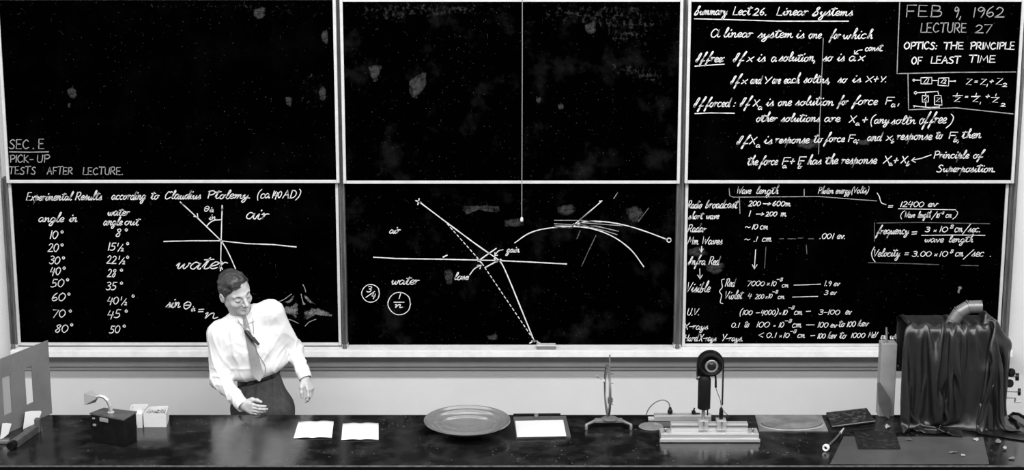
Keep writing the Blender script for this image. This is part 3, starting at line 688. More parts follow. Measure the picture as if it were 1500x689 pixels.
def surfnet(f, lo, hi, h, tf=None):
    lo = np.array(lo, float); n = np.ceil((np.array(hi) - lo) / h).astype(int) + 1
    ax = [lo[i] + h * np.arange(n[i]) for i in range(3)]
    D = np.empty(tuple(n), np.float32)
    yz = np.stack(np.meshgrid(ax[1], ax[2], indexing='ij'), -1)
    st = max(1, int(300000 / (n[1] * n[2])))
    for i in range(0, n[0], st):
        xs = ax[0][i:i + st]
        p = np.empty((len(xs), n[1], n[2], 3)); p[..., 0] = xs[:, None, None]; p[..., 1:] = yz[None]
        D[i:i + st] = f(p)
    S = D < 0
    c = [S[i:n[0] - 1 + i, j:n[1] - 1 + j, k:n[2] - 1 + k] for i in (0, 1) for j in (0, 1) for k in (0, 1)]
    sm = sum(x.astype(np.int8) for x in c)
    idx = np.argwhere((sm > 0) & (sm < 8))
    vid = -np.ones(tuple(n - 1), np.int32); vid[tuple(idx.T)] = np.arange(len(idx))
    acc = np.zeros((len(idx), 3)); cnt = np.zeros(len(idx))
    corners = [(i, j, k) for i in (0, 1) for j in (0, 1) for k in (0, 1)]
    for a in corners:
        for axn in range(3):
            if a[axn]: continue
            b = list(a); b[axn] = 1
            da = D[tuple((idx + a).T)]; db = D[tuple((idx + b).T)]
            m = (da < 0) != (db < 0)
            t = da / np.where(m, da - db, 1)
            q = np.tile(np.array(a, float), (len(idx), 1)); q[:, axn] += t
            acc[m] += q[m]; cnt[m] += 1
    V = lo + (idx + acc / cnt[:, None]) * h
    faces = []
    for axn in range(3):
        sl0 = [slice(1, n[i] - 1) for i in range(3)]; sl0[axn] = slice(0, n[axn] - 1)
        sl1 = list(sl0); sl1[axn] = slice(1, n[axn])
        A = S[tuple(sl0)]; B = S[tuple(sl1)]
        e_ = np.argwhere(A != B)
        if not len(e_): continue
        flip = A[tuple(e_.T)]
        off = np.ones(3, int); off[axn] = 0; e_ = e_ + off
        u_, w_ = (axn + 1) % 3, (axn + 2) % 3
        du = np.zeros(3, int); du[u_] = 1; dw = np.zeros(3, int); dw[w_] = 1
        q = np.stack([vid[tuple((e_ - du - dw).T)], vid[tuple((e_ - dw).T)], vid[tuple(e_.T)], vid[tuple((e_ - du).T)]], 1)
        q = q[(q >= 0).all(1)] if (q < 0).any() else q
        fl = flip[:len(q)]
        q = np.where(fl[:, None], q, q[:, ::-1])
        faces.append(q)
    Fc = np.concatenate(faces)
    if tf is not None: V = tf(V)
    return V, Fc

def sobj(name, V, Fc, m, parent, label=None):
    base = np.array(wloc(parent)) if parent is not None else np.zeros(3)
    lo, hi = V.min(0), V.max(0); org = np.array(((lo[0] + hi[0]) / 2, (lo[1] + hi[1]) / 2, lo[2]))
    me = bpy.data.meshes.new(name)
    Fc = np.asarray(Fc); me.vertices.add(len(V)); me.vertices.foreach_set('co', (V - org).astype(np.float32).ravel())
    me.loops.add(Fc.size); me.loops.foreach_set('vertex_index', Fc.astype(np.int32).ravel())
    me.polygons.add(len(Fc)); me.polygons.foreach_set('loop_start', np.arange(0, Fc.size, 4, dtype=np.int32))
    me.update(calc_edges=True); me.validate()
    me.polygons.foreach_set('use_smooth', [True] * len(me.polygons))
    me.materials.append(m)
    o = bpy.data.objects.new(name, me); COL.objects.link(o)
    if parent is not None: o.parent = parent
    o.location = [float(c) for c in (org - base)]
    if label: o['label'] = label
    return o
def march(f, u, v, s0=9.5, s1=13.0):
    d = ray(u, v); s = s0
    for _ in range(160):
        q = CAM + d * s; val = float(f(q[None])[0])
        if val < .0008: return q
        s += max(val * .55, .001)
        if s > s1: break
    return None

# ------------------------------------------------------------------ the man
MT['skin'] = mat('skin', .50, .5, v2=.45, scale=12)
MT['shirt'] = mat('white_cotton', .76, .8, spec=.2, v2=.72, scale=10, bump=.12, bscale=25)
MT['trouser'] = mat('grey_wool', .045, .85, spec=.2, v2=.065, scale=40, bump=.15, bscale=120)
MT['belt'] = mat('dark_belt', .008, .4)
MT['hair'] = mat('dark_hair', .016, .42, spec=.5, v2=.06, scale=30, detail=4, stretch=(1, 3, 1), bump=.4, bscale=60)
MT['tie'] = mat('grey_tie', .22, .6, v2=.26, scale=50)
MT['black'] = mat('black_rubber', .006, .45)
MT['shoe'] = mat('shoe_leather', .01, .25)
MT['lip'] = mat('lip', .30, .5)

man = thing('person', 'man in white shirt, grey tie and dark trousers, leaning and looking down with a smile', 'person', (P(383, 600, -.76)[0], -.76, 0))
pel = P(384, 588, -.75); wai = P(380, 550, -.77); che = P(364, 505, -.80); nek = P(357, 466, -.83)
shR = P(320, 490, -.82); shL = P(400, 459, -.79)
elR = P(322, 556, -.86); wrR = P(354, 593, -1.04)
elL = P(430, 511, -.68); wrL = P(446, 551, -.80)
ax_t = (nek - wai) / np.linalg.norm(nek - wai)
S13 = np.array((1, 1.35, 1))
beltN = np.array((-.27, .0, .963)); beltN /= np.linalg.norm(beltN)     # belt plane tilts up to his left
beltP = P(380, 553, -.80)

def fold(p, c, d, n, amp, wid, ln):
    """ridge through c along direction d"""
    q = p - c; d = np.array(d) / np.linalg.norm(d)
    t = q @ d; r = np.linalg.norm(q - t[..., None] * d, axis=-1)
    return amp * np.exp(-(r / wid) ** 2) * np.exp(-(t / ln) ** 2)
def f_arms(p):
    d = rcone(p, shR, elR, .068, .060); d = smin(d, rcone(p, elR, wrR, .058, .043), .035)
    e_ = rcone(p, shL, elL, .066, .056); e_ = smin(e_, rcone(p, elL, wrL, .054, .041), .035)
    # gathered sleeve folds
    x, y, z = p[..., 0], p[..., 1], p[..., 2]
    def arm(a, m_, b, ph):
        ax = (b - a) / np.linalg.norm(b - a); t = (p - a) @ ax
        s_ = np.cross(ax, (0, 1., 0)); s_ /= np.linalg.norm(s_); o_ = np.cross(ax, s_)
        u_, v_ = (p - a) @ s_, (p - a) @ o_
        lng = 1 - np.abs(np.sin(46 * u_ + 13 * t + 30 * v_ + ph + 1.8 * np.sin(11 * t + 9 * v_)))       # long folds down the sleeve
        te = (p - m_) @ ax
        brk = (1 - np.abs(np.sin(52 * te + 30 * u_ + 2 * np.sin(31 * u_ + 12 * v_)))) * np.exp(-(te / .09) ** 2)   # broken folds at the elbow
        tc_ = (p - b) @ ax
        cf = (1 - np.abs(np.sin(75 * tc_ + 20 * u_ + 1.5 * np.sin(40 * u_)))) * np.exp(-((tc_ + .07) / .05) ** 2)
        return .0075 * lng ** 2 + .008 * brk ** 2 + .005 * cf ** 2
    return np.minimum(d - arm(shR, elR, wrR, 0) + .003, e_ - arm(shL, elL, wrL, 1.3) + .003)
def f_torso(p):
    d = rcone(p, wai + ax_t * -.02, che, .142, .160, S13)
    d = smin(d, rcone(p, che, che * .35 + nek * .65, .165, .105, S13), .06)
    d = smin(d, rcone(p, shR + np.array((.03, 0, .0)), shL - np.array((.03, 0, 0)), .062, .062), .07)
    d = smin(d, rcone(p, nek + np.array((0, .015, .0)), shR + np.array((.02, .0, .02)), .052, .052), .06)
    d = smin(d, rcone(p, nek + np.array((0, .015, .0)), shL + np.array((-.02, 0, .02)), .052, .052), .06)
    d = smin(d, rcone(p, P(399, 488, -.79), P(404, 532, -.78), .066, .050), .05)
    # cloth blousing above the belt
    h = (p - beltP) @ beltN
    d = d - .016 * np.exp(-((h - .055) / .05) ** 2) + .020 * np.exp(-((h - .0) / .022) ** 2)
    x, y, z = p[..., 0], p[..., 1], p[..., 2]
    up_ = (p - wai) @ ax_t
    d = d - .009 * (1 - np.abs(np.sin(30 * (x - .3 * z) + 2.2 * np.sin(12 * z)))) ** 2.5 * np.clip(1 - up_ / .30, 0, 1)
    d = d - .0045 * (1 - np.abs(np.sin(19 * (x + .9 * z) + 1.6 * np.sin(15 * x - 8 * z)))) ** 3 - .004 * (1 - np.abs(np.sin(17 * (x - 1.1 * z) + 1.3 * np.sin(13 * x)))) ** 3
    return d
def f_shirt(p):
    hb = (p - beltP) @ beltN
    d = smin(smax(f_torso(p), -(hb - .004), .01), f_arms(p), .06)
    # fan of drag folds from the armpits
    for (c, e_, a) in ((P(338, 510, -.92), P(352, 545, -.92), .007), (P(334, 500, -.92), P(356, 512, -.93), -.006), (P(398, 500, -.88), P(385, 535, -.92), .007),
                       (P(394, 495, -.88), P(376, 508, -.93), -.005), (P(350, 520, -.93), P(362, 552, -.93), -.007), (P(400, 520, -.88), P(402, 548, -.88), -.007), (P(341, 520, -.9), P(346, 556, -.9), -.006)):
        d = d - fold(p, (c + e_) / 2, e_ - c, 0, a, .013, np.linalg.norm(e_ - c) * .6)
    dt = d
    # neck hole
    dt = smax(dt, -rcone(p, nek + ax_t * .02, nek + ax_t * .2, .056, .06), .01)
    # sleeve ends
    for (a, b) in ((elR, wrR), (elL, wrL)):
        n_ = (b - a) / np.linalg.norm(b - a); hh = (p - b) @ n_
        nr = np.linalg.norm(p - b, axis=-1) < .09
        dt = np.where(nr, smax(dt, hh + .004, .006), dt)
    return dt
lo = np.minimum.reduce([shR, elR, wrR, wai, shL, elL]) - .12; hi = np.maximum.reduce([shR, shL, elL, wrL, nek, wai]) + .12
lo[1] = -1.16; hi[1] = -.55
V, Fc = surfnet(f_shirt, lo, hi, .0052)
# keep only parts away from the neck opening
shirt = sobj('shirt', V, Fc, MT['shirt'], man)
# cuffs
for (a, b) in ((elR, wrR), (elL, wrL)):
    n_ = (b - a) / np.linalg.norm(b - a)
    M().lathe(b - n_ * .03, [(.040, 0), (.045, .003), (.044, .03), (.042, .050), (.039, .052), (.037, .048), (.037, .005)], 28, axis=n_, closed=True).build('cuff', MT['shirt'], shirt, True)

# collar: a band that stands round the neck and two points in front
hx = P(345, 428, -.885)
cax = (nek + ax_t * .07 - nek) / .07
cax = cax / np.linalg.norm(cax)
m = M(); n = 40; e1 = np.cross(cax, (0, 1., 0)); e1 /= np.linalg.norm(e1); e2 = np.cross(cax, e1)
cc = nek + ax_t * .012 + np.array((-.002, .012, 0))
rings = []
for (r, h_) in ((.060, -.012), (.064, .030), (.066, .032), (.078, -.002), (.074, -.008)):
    rings.append([cc + cax * (h_ + (0.010 if h_ > .02 else 0) * math.cos(2 * math.pi * k / n + math.pi) * 0) + r * (math.cos(2 * math.pi * k / n) * e1 + math.sin(2 * math.pi * k / n) * e2) for k in range(n)])
m.add([q for r in rings for q in r], [(i * n + k, i * n + (k + 1) % n, (i + 1) * n + (k + 1) % n, (i + 1) * n + k) for i in range(4) for k in range(n)])
m.build('collar', MT['shirt'], shirt, True)
def flap(pts, off=.012):
    q = [march(f_shirt, u, v) for u, v in pts]
    base = [x for x in q if x is not None]; avg = np.mean([b[1] for b in base])
    q = [x if x is not None and abs(x[1] - avg) < .1 else P(u, v, avg) for x, (u, v) in zip(q, pts)]
    q = [np.array(x) - ray(750, 450) * off for x in q]
    return M().prism(q, ray(750, 450) * .005)
flap([(341, 452), (346, 455), (357, 462), (356, 476), (347, 471)], .010).build('collar_point', MT['shirt'], shirt)
flap([(359, 461), (367, 455), (371, 459), (373, 470), (364, 474)], .010).build('collar_point', MT['shirt'], shirt)

# trousers
hipc = P(384, 590, -.745)
ftR = np.array((P(362, 600, -.72)[0] - .02, -.74, .06)); ftL = np.array((P(408, 600, -.72)[0] + .05, -.70, .06))
kR = np.array((P(360, 600, -.75)[0] - .01, -.80, .52)); kL = np.array((P(410, 600, -.75)[0] + .03, -.77, .52))
hR = hipc + np.array((-.085, 0, -.06)); hL = hipc + np.array((.09, 0, -.06))
def f_trou(p, cut=True):
    d = rcone(p, wai + np.array((0, .005, 0)), hipc, .128, .176, np.array((1, 1.3, 1)))
    l = smin(rcone(p, hR, kR, .115, .078), rcone(p, kR, ftR, .078, .07), .03)
    r = smin(rcone(p, hL, kL, .115, .078), rcone(p, kL, ftL, .078, .07), .03)
    d = smin(d, smin(l, r, .02), .07)
    x, z = p[..., 0], p[..., 2]
    for uu in (357, 372, 396, 408):
        c = P(uu, 575, -.9); dx = x - c[0] + (z - c[2]) * (-.06 + (uu - 384) * .008)
        d = d + .011 * np.exp(-(dx / .008) ** 2) * np.clip((z - .78) / .2, 0, 1) * np.clip((-.79 - p[..., 1]) / .04, 0, 1) - .006 * np.exp(-((dx - .018) / .011) ** 2) * np.clip((-.79 - p[..., 1]) / .04, 0, 1)
    # creases where the cloth drags across the lap
    d = d + fold(p, P(414, 590, -.92), P(425, 586, -.9) - P(405, 596, -.92), 0, .009, .011, .05) + fold(p, P(412, 603, -.92), P(425, 599, -.9) - P(400, 607, -.92), 0, .009, .011, .05)
    if cut:
        h = (p - beltP) @ beltN
        d = smax(d, h - .012, .006)
        d = smax(d, .035 - z, .01)
    return d
V, Fc = surfnet(lambda p: f_trou(p), (hipc[0] - .27, -.98, .0), (hipc[0] + .27, -.52, 1.16), .006)
trousers = sobj('trousers', V, Fc, MT['trouser'], man)
def f_belt(p):
    h = (p - beltP) @ beltN
    return smax(f_trou(p, False) - .006, np.abs(h + .002) - .0175, .003)
V, Fc = surfnet(f_belt, beltP + np.array((-.19, -.16, -.06)), beltP + np.array((.19, .24, .06)), .004)
sobj('belt', V, Fc, MT['belt'], trousers)
for ft in (ftR, ftL):
    def f_shoe(p, ft=ft):
        d = rcone(p, ft + np.array((0, .04, -.02)), ft + np.array((0, -.15, -.028)), .042, .036)
        d = smin(d, rcone(p, ft + np.array((0, .03, 0)), ft + np.array((0, .03, .05)), .04, .042), .03)
        return smax(d, .002 - p[..., 2], .006)
    V, Fc = surfnet(f_shoe, ft + np.array((-.07, -.22, -.07)), ft + np.array((.07, .12, .1)), .007)
    sobj('shoe', V, Fc, MT['shoe'], man)

# head frame
psi, th, ro = math.radians(35), math.radians(26), math.radians(18)
fh = np.array((math.sin(psi), -math.cos(psi), 0)); Z = np.array((0, 0, 1.))
fo = math.cos(th) * fh - math.sin(th) * Z; upv = math.cos(th) * Z + math.sin(th) * fh
lx = np.cross(fo, upv)
def rotY(v, a): return np.array((v[0] * math.cos(a) + v[2] * math.sin(a) * -1, v[1], v[0] * math.sin(a) + v[2] * math.cos(a)))
RH = np.array([rotY(lx, ro), rotY(fo, ro), rotY(upv, ro)])       # rows: local x, y (face), z (up)
HS = 1.10
def to_w(V): return hx + (V * HS) @ RH
def to_l(p): return ((np.asarray(p) - hx) @ RH.T) / HS
nkL = to_l(nek + np.array((0, .02, -.03)))
def f_head(p):
    q = p.copy(); q[..., 0] = np.abs(q[..., 0])
    d = ell(q, (0, -.014, .032), (.077, .099, .088))
    d = smin(d, ell(q, (0, .030, -.030), (.060, .064, .084)), .03)
    d = smin(d, rcone(q, (.046, .0, -.055), (.012, .066, -.098), .026, .019), .03)
    d = smin(d, ell(q, (0, .074, -.100), (.021, .017, .016)), .016)
    d = smin(d, rcone(q, (.010, .086, .022), (.046, .066, .022), .011, .009), .014)          # brow
    d = smin(d, ell(q, (.043, .056, -.034), (.022, .022, .020)), .02)                        # cheek
    d = smax(d, -ell(q, (.031, .104, .001), (.019, .017, .012)), .012)                       # socket
    d = smin(d, ell(q, (.031, .0775, -.001), (.0165, .0115, .0115)), .007)                       # closed lid over the eyeball
    d = smin(d, rcone(q, (0, .090, .012), (0, .117, -.030), .0075, .0125), .010)             # nose
    d = smin(d, ell(q, (.0125, .103, -.036), (.0075, .011, .0075)), .006)
    d = smax(d, -ell(q, (.007, .110, -.0455), (.004, .006, .004)), .003)
    d = smin(d, rcone(q, (0, .0985, -.062), (.022, .083, -.058), .0062, .0035), .008)        # lips
    d = smin(d, rcone(q, (0, .0965, -.073), (.017, .085, -.068), .0068, .004), .008)
    d = smax(d, -rcone(q, (0, .106, -.0675), (.028, .087, -.060), .0028, .0022), .004)       # smiling mouth line
    d = smax(d, -rcone(q, (.030, .084, -.045), (.036, .076, -.066), .0028, .002), .006)      # smile fold
    d = smax(d, -rcone(q, (.018, .0905, -.0065), (.044, .079, -.006), .0016, .0014), .003)   # lid line
    ear = ell(q, (.083, -.012, -.008), (.011, .021, .032)); ear = smax(ear, -ell(q, (.094, -.008, -.006), (.008, .011, .020)), .006)
    d = smin(d, ear, .008)
    d = smin(d, rcone(p, (0, -.030, -.055), nkL, .056, .060), .03)
    return d
V1, F1 = surfnet(f_head, (-.12, -.16, -.24), (.12, .15, .135), .0026)
V1 = to_w(V1)
MT['brow'] = MT['hair']

# hands -----------------------------------------------------------
def hand(wr, X, T, side, curls, thumb, el):
    """X towards the fingers, T towards the thumb; side 1 right, -1 left; curls: (spread, a1, a2, a3) per finger in degrees"""
    X = np.array(X, float); X /= np.linalg.norm(X); T = np.array(T, float); T -= X * (T @ X); T /= np.linalg.norm(T)
    B = np.cross(X, T) * side                          # back of the hand
    R = np.array([X, T, B])
    prim = []
    be = (el - wr) / np.linalg.norm(el - wr)
    prim.append((R @ (be * .075), np.array((.010, 0, 0)), .029, .025))
    for i, yy in enumerate((.028, .009, -.010, -.027)):
        prim.append((np.array((.004, yy * .6, 0)), np.array((.085 - .004 * abs(i - 1), yy, .0)), .0145, .0115))
    L_ = [(.040, .026, .020), (.045, .029, .021), (.041, .027, .021), (.032, .021, .019)]
    tips = []
    for i, (yy, c) in enumerate(zip((.028, .009, -.010, -.027), curls)):
        p = np.array((.085 - .004 * abs(i - 1), yy, .0)); a = 0; sp_ = math.radians(c[0])
        rr = .0098 if i < 3 else .0085
        for k in range(3):
            a += math.radians(c[k + 1])
            d = np.array((math.cos(a) * math.cos(sp_), math.cos(a) * math.sin(sp_), -math.sin(a)))
            q = p + d * L_[i][k]; prim.append((p, q, rr, rr - .0009)); p = q; rr -= .0009
        tips.append(p)
    p = np.array((.018, .024, -.008)); 
    for k, (d, l, ra) in enumerate(zip(thumb, (.042, .034, .028), (.0165, .0125, .0110))):
        d = np.array(d, float); d /= np.linalg.norm(d); q = p + d * l; prim.append((p, q, ra, ra - .002)); p = q
    def f(p):
        d = None
        for j, (a, b, ra, rb) in enumerate(prim):
            e_ = rcone(p, a, b, ra, rb)
            if d is None: d = e_
            else: d = smin(d, e_, .014 if j < 5 else (.006 if j < 17 else .010))
        return d
    V, Fc = surfnet(f, (-.12, -.11, -.12), (.20, .11, .11), .0023)
    return wr + V @ R, Fc
XR_ = P(388, 607, -1.165) - wrR
V2, F2 = hand(wrR + XR_ / np.linalg.norm(XR_) * .012, XR_ + np.array((0, 0, -.0)), (.35, -.15, 1.0), 1,
              [(0, 16, 30, 20), (0, 22, 32, 20), (-1, 28, 34, 20), (-3, 34, 36, 22)], [(.78, .55, -.35), (.97, .10, -.35), (.98, -.12, -.30)], elR)
XL_ = P(461, 585, -.86) - wrL
V3, F3 = hand(wrL + XL_ / np.linalg.norm(XL_) * .012, XL_, (-.5, -.85, .1), -1,
              [(4, 18, 30, 20), (1, 26, 38, 22), (-2, 34, 42, 24), (-6, 38, 44, 26)], [(.75, .5, -.35), (.95, .15, -.40), (.97, -.1, -.4)], elL)
# the body inside the clothes joins head and hands into one figure
def f_body(p):
    d = rcone(p, wai, che, .105, .13, S13); d = smin(d, rcone(p, che, nek - ax_t * .03, .13, .05, S13), .05)
    for a, b, c in ((shR, elR, wrR), (shL, elL, wrL)):
        d = smin(d, rcone(p, a, b, .042, .036), .03); d = smin(d, rcone(p, b, c, .036, .024), .02)
        d = smin(d, rcone(p, che * .4 + nek * .6, a, .05, .042), .03)
    return d
V4, F4 = surfnet(f_body, lo, hi, .012)
allV = np.concatenate([V1, V2, V3, V4]); o1 = len(V1); o2 = o1 + len(V2); o3 = o2 + len(V3)
body = sobj('body', allV, np.concatenate([F1, F2 + o1, F3 + o2, F4 + o3]), MT['skin'], man)

# hair -------------------------------------------------------------
def f_hair(p):
    x, y, z = p[..., 0], p[..., 1], p[..., 2]
    d = ell(p, (0, -.016, .036), (.084, .107, .095))
    d = smin(d, ell(p, (.010, .040, .102), (.050, .036, .026)), .03)           # fuller top
    wv = np.sin(62 * y + 30 * z + 3 * np.sin(28 * x)) * np.sin(55 * x + 22 * z + 2 * np.sin(33 * y)) + .6 * np.sin(120 * x + 40 * y + 3 * np.sin(50 * z))
    d = d + .0038 * wv
    hl = np.where(y > 0, .006 + 1.02 * y, .006 + .75 * y) + .010 * np.sin(60 * x + 1) - np.where(y > .0, 1, 0) * .25 * np.clip(x - .035, 0, 1)
    hl = hl + np.clip(.012 - x, 0, .07) * .42 * np.clip(y / .04, 0, 1)
    cut = (hl - z) * .75
    side = np.maximum(np.maximum(np.abs(y - .016) - .010, -.036 - z), .068 - np.abs(x)) # sideburn
    cut = np.minimum(cut, side)
    d = smax(d, cut, .012)
    return np.maximum(d, -ell(p, (0, -.014, .030), (.070, .090, .080)))
V, Fc = surfnet(f_hair, (-.125, -.15, -.10), (.125, .13, .16), .003)
hair = sobj('hair', to_w(V), Fc, MT['hair'], man)
# curl falling on the forehead and eyebrows
m = M()
for s_ in (1, -1):
    pts = [to_w(np.array((s_ * a, b, c))) for a, b, c in ((.015, .0945, .020), (.03, .0895, .0265), (.046, .0770, .023))]
    m.tube(crom(pts, 3), [.0016, .0025, .003, .0034, .003, .0024, .0014], 12)
m.build('eyebrows', MT['hair'], body, True)
m = M()
for s_ in (1, -1):
    m.tube(crom([to_w(np.array((s_ * a, b, c))) for a, b, c in ((.018, .0865, -.0055), (.031, .0905, -.0085), (.044, .0800, -.0060))], 3), [.0006, .0011, .0013, .0014, .0013, .0011, .0006], 8)
m.build('eyelashes', MT['hair'], body, True)
m = M()
for (x_, t_) in ((.020, 0), (.033, .6), (.044, 1.2), (.006, .3)):
    pts = [to_w(np.array((x_ + .010 * math.sin(t_ + k * .9), .074 + .0105 * math.cos(k * .55), .108 - .0105 * k))) for k in range(5)]
    m.tube(crom(pts, 3), [.010, .0105, .011, .011, .0105, .010, .0095, .009, .0085, .0075, .006, .0045, .003], 16)
m.build('forelock', MT['hair'], hair, True)

# tie and the microphone hung round his neck ---------------------------------
def strip(path, widths, off, thick, name, mtr, parent):
    cs = []
    for (u, v) in path:
        q = march(f_shirt, u, v); cs.append(q if q is not None else P(u, v, -.95))
    cs = [np.array(c) for c in cs]
    ys = [c[1] for c in cs]                               # drape: smooth the depth profile
    for _ in range(3): ys = [ys[0]] + [min(ys[i], (ys[i - 1] + ys[i] + ys[i + 1]) / 3) for i in range(1, len(ys) - 1)] + [ys[-1]]
    cs = [P(u, v, y) - ray(u, v) * off for (u, v), y in zip(path, ys)]
    m = M(); vs = []; n = len(cs)
    for i, c in enumerate(cs):
        t = cs[min(i + 1, n - 1)] - cs[max(i - 1, 0)]; t /= np.linalg.norm(t)
        vd = ray(370, 510); s_ = np.cross(t, vd); s_ /= np.linalg.norm(s_); h = widths[i] / 2 / 243
        vs += [c - s_ * h + vd * .004, c - vd * .003, c + s_ * h + vd * .004, c + s_ * h + vd * (.004 + thick), c - s_ * h + vd * (.004 + thick)]
    fs = []
    for i in range(n - 1):
        for k in range(5):
            fs.append((5 * i + k, 5 * i + (k + 1) % 5, 5 * i + 5 + (k + 1) % 5, 5 * i + 5 + k))
    fs += [(0, 1, 2, 3, 4), tuple(5 * (n - 1) + k for k in (4, 3, 2, 1, 0))]
    m.add(vs, fs); return m.build(name, mtr, parent, True)
path = [(358.5, 466), (360.5, 476), (363, 488), (366, 500), (369, 512), (372, 524), (374.5, 536), (377, 546), (379, 552), (380, 559)]
tie = strip(path, [6, 8, 9.5, 11, 12.5, 14.5, 16, 17, 15, 1.5], .012, .004, 'necktie', MT['tie'], man)
kn = march(f_shirt, 358, 470)
kc = P(358, 461.5, kn[1] - .012)
M().obox(kc, (.010, 0, -.003), (0, .008, 0), (.003, 0, .017), .005).build('tie_knot', MT['tie'], tie, True)

mic = thing('microphone', 'small dark microphone hung on a cord round the man\'s neck over his tie', 'microphone', P(366, 508, -.98))
def sfp(u, v, off=.02):
    q = march(f_shirt, u, v); y = q[1] if q is not None else -.93
    return P(u, v, y) - ray(u, v) * off
a, b = sfp(359, 484, .030), sfp(371.5, 500, .032)
M().tube([a, a * .7 + b * .3, b], [.010, .015, .014], 14).build('microphone_body', MT['black'], mic, True)
a2, b2 = sfp(363, 483, .032), sfp(379, 505, .030)
M().tube([b - (b - a) * .25 + np.array((.01, -.008, .004)), b2], [.012, .008], 12).build('grille', mat('mic_metal', .12, .3, metal=.8), mic, True)
q = sfp(363, 483, .042); M().obox(q, (.010, 0, -.004), (0, .003, 0), (.003, 0, .006), .002).build('clip', MT['frame'], mic)
crd = mat('neck_cord', .09, .7)
M().tube(crom([sfp(342.5, 454, .008), sfp(344, 461, .008), sfp(349, 470, .008), sfp(355, 479, .012), sfp(359, 485, .02)], 4), .0018, 6).build('neck_cord', crd, mic, True)
M().tube([sfp(368.5, 457, .008), sfp(370, 467, .008), sfp(371, 478, .010), sfp(371.5, 490, .016)], .0018, 6).build('neck_cord', crd, mic, True)
M().tube(crom([sfp(374, 506, .012), sfp(377, 517, .008), sfp(383, 527, .008), sfp(388, 536, .008), sfp(389.5, 547, .010)], 4), .0017, 6).build('lead', crd, mic, True)
# ------------------------------------------------------------------ the lecture bench
TZ = .92
yF = PZ(750, 608, TZ)[1]; yN = PZ(750, 682.5, TZ)[1]
bn = thing('lecture_bench', 'long black-topped demonstration bench crossing the whole foreground', 'bench', (0, (yF + yN) / 2, 0))
M().box(-3.75, 3.75, yN, yF, TZ - .010, TZ, .002).build('bench_top', MT['bench'], bn)
M().box(-3.74, 3.74, yN + .006, yF - .006, TZ - .035, TZ - .0102).build('bench_slab', MT['topside'], bn)
M().box(-3.75, 3.75, yN - .003, yN - .0003, TZ - .009, TZ - .0002, .001).build('edge_strip', MT['edge'], bn)
for i in range(6):
    x0 = -3.7 + i * 7.4 / 6
    M().box(x0 + .004, x0 + 7.4 / 6 - .004, yN + .03, yN + .05, .1, TZ - .036, .003).build('front_panel', MT['benchfront'], bn)
M().box(-3.7, 3.7, yF - .09, yF - .07, .0, TZ - .036).build('rear_panel', MT['benchfront'], bn)
M().box(-3.66, 3.66, yN + .07, yF - .10, .0, .099).build('plinth', MT['benchfront'], bn)

g_light = mat('light_grey_enamel', .50, .45, v2=.44, scale=15)
g_mid = mat('mid_grey_metal', .24, .4, metal=.3, v2=.18, scale=20)
g_dark = mat('dark_grey_metal', .07, .4, v2=.10, scale=14)
g_black = mat('black_metal', .004, .42, spec=.22, v2=.014, scale=20, lo=.5, hi=.8, specks=.06, speckv=.2, speckscale=90)
chrome = mat('bare_metal', .62, .22, metal=1.0, v2=.5, scale=10)
alu = mat('machined_aluminium', .62, .35, metal=.55, v2=.52, scale=12, stretch=(.4, 4, 4))
card = mat('white_card', .85, .8, spec=.2)
glass = bpy.data.materials.new('clear_plastic'); glass.use_nodes = True
_b = glass.node_tree.nodes['Principled BSDF']; _b.inputs['Transmission Weight'].default_value = .55; _b.inputs['Roughness'].default_value = .15
_b.inputs['Base Color'].default_value = (.42, .42, .42, 1); _b.inputs['IOR'].default_value = 1.45

# ---- standing screen with two slots, far left
A = PZ(76, 606, TZ); B = PZ(0, 640, TZ); dr = (B - A) / np.linalg.norm(B - A); nr = np.array((-dr[1], dr[0], 0))
if nr[0] < 0: nr = -nr
Lp = np.linalg.norm(B - A) + .25; Hp = PP(72, 498, A, nr)[2] - TZ
scr = thing('slotted_screen', 'grey metal screen with two tall slots standing at the left end of the bench', 'screen', A + dr * Lp / 2)
def sc(u, v): q = PP(u, v, A, nr); return (q - A) @ dr, q[2] - TZ
c1 = [sc(u, v) for u, v in ((36, 539), (46, 536), (49, 589), (38, 594))]; c2 = [sc(u, v) for u, v in ((3, 553), (14, 549), (18, 603), (5, 610))]
s1a, s1b = sorted((np.mean([c1[0][0], c1[3][0]]), np.mean([c1[1][0], c1[2][0]]))); z1a, z1b = np.mean([c1[2][1], c1[3][1]]), np.mean([c1[0][1], c1[1][1]])
s2a, s2b = sorted((np.mean([c2[0][0], c2[3][0]]), np.mean([c2[1][0], c2[2][0]]))); z2a, z2b = np.mean([c2[2][1], c2[3][1]]), np.mean([c2[0][1], c2[1][1]])
ss = [0, s1a, s1b, s2a, s2b, Lp]; zs = sorted({0.0, float(z1a), float(z1b), float(Hp)})
m = M()
th_ = .006
def pan(sa, sb, za, zb):
    m.obox(A + dr * (sa + sb) / 2 + np.array((0, 0, TZ - A[2] + (za + zb) / 2)), dr * (sb - sa) / 2, nr * th_ / 2, (0, 0, (zb - za) / 2))
pan(0, s1a, .001, Hp); pan(s1b, s2a, .001, Hp); pan(s2b, Lp, .001, Hp)
for (a_, b_, za, zb) in ((s1a, s1b, z1a, z1b), (s2a, s2b, z2a, z2b)): pan(a_, b_, .001, za); pan(a_, b_, zb, Hp)
m.build('panel', mat('screen_metal', .20, .5, metal=.2, v2=.16, scale=6), scr)
# the second slot is half closed by a strip
m = M(); m.obox(A + dr * (s2a + s2b) / 2 + nr * -.006 + np.array((0, 0, (z2a + z2b) / 2)), dr * (s2b - s2a) * .62, nr * .002, (0, 0, (z2b - z2a) / 2 + .01))
m.build('slot_cover', mat('cover_strip', .34, .5), scr)

def quad_card(name, label, cat, pts, z, mtr, th=.0012, sub=None):
    q = [PZ(u, v, z) for u, v in pts]
    o = M().prism(q, (0, 0, th)).build(name, mtr); tag(o, label, cat); return o
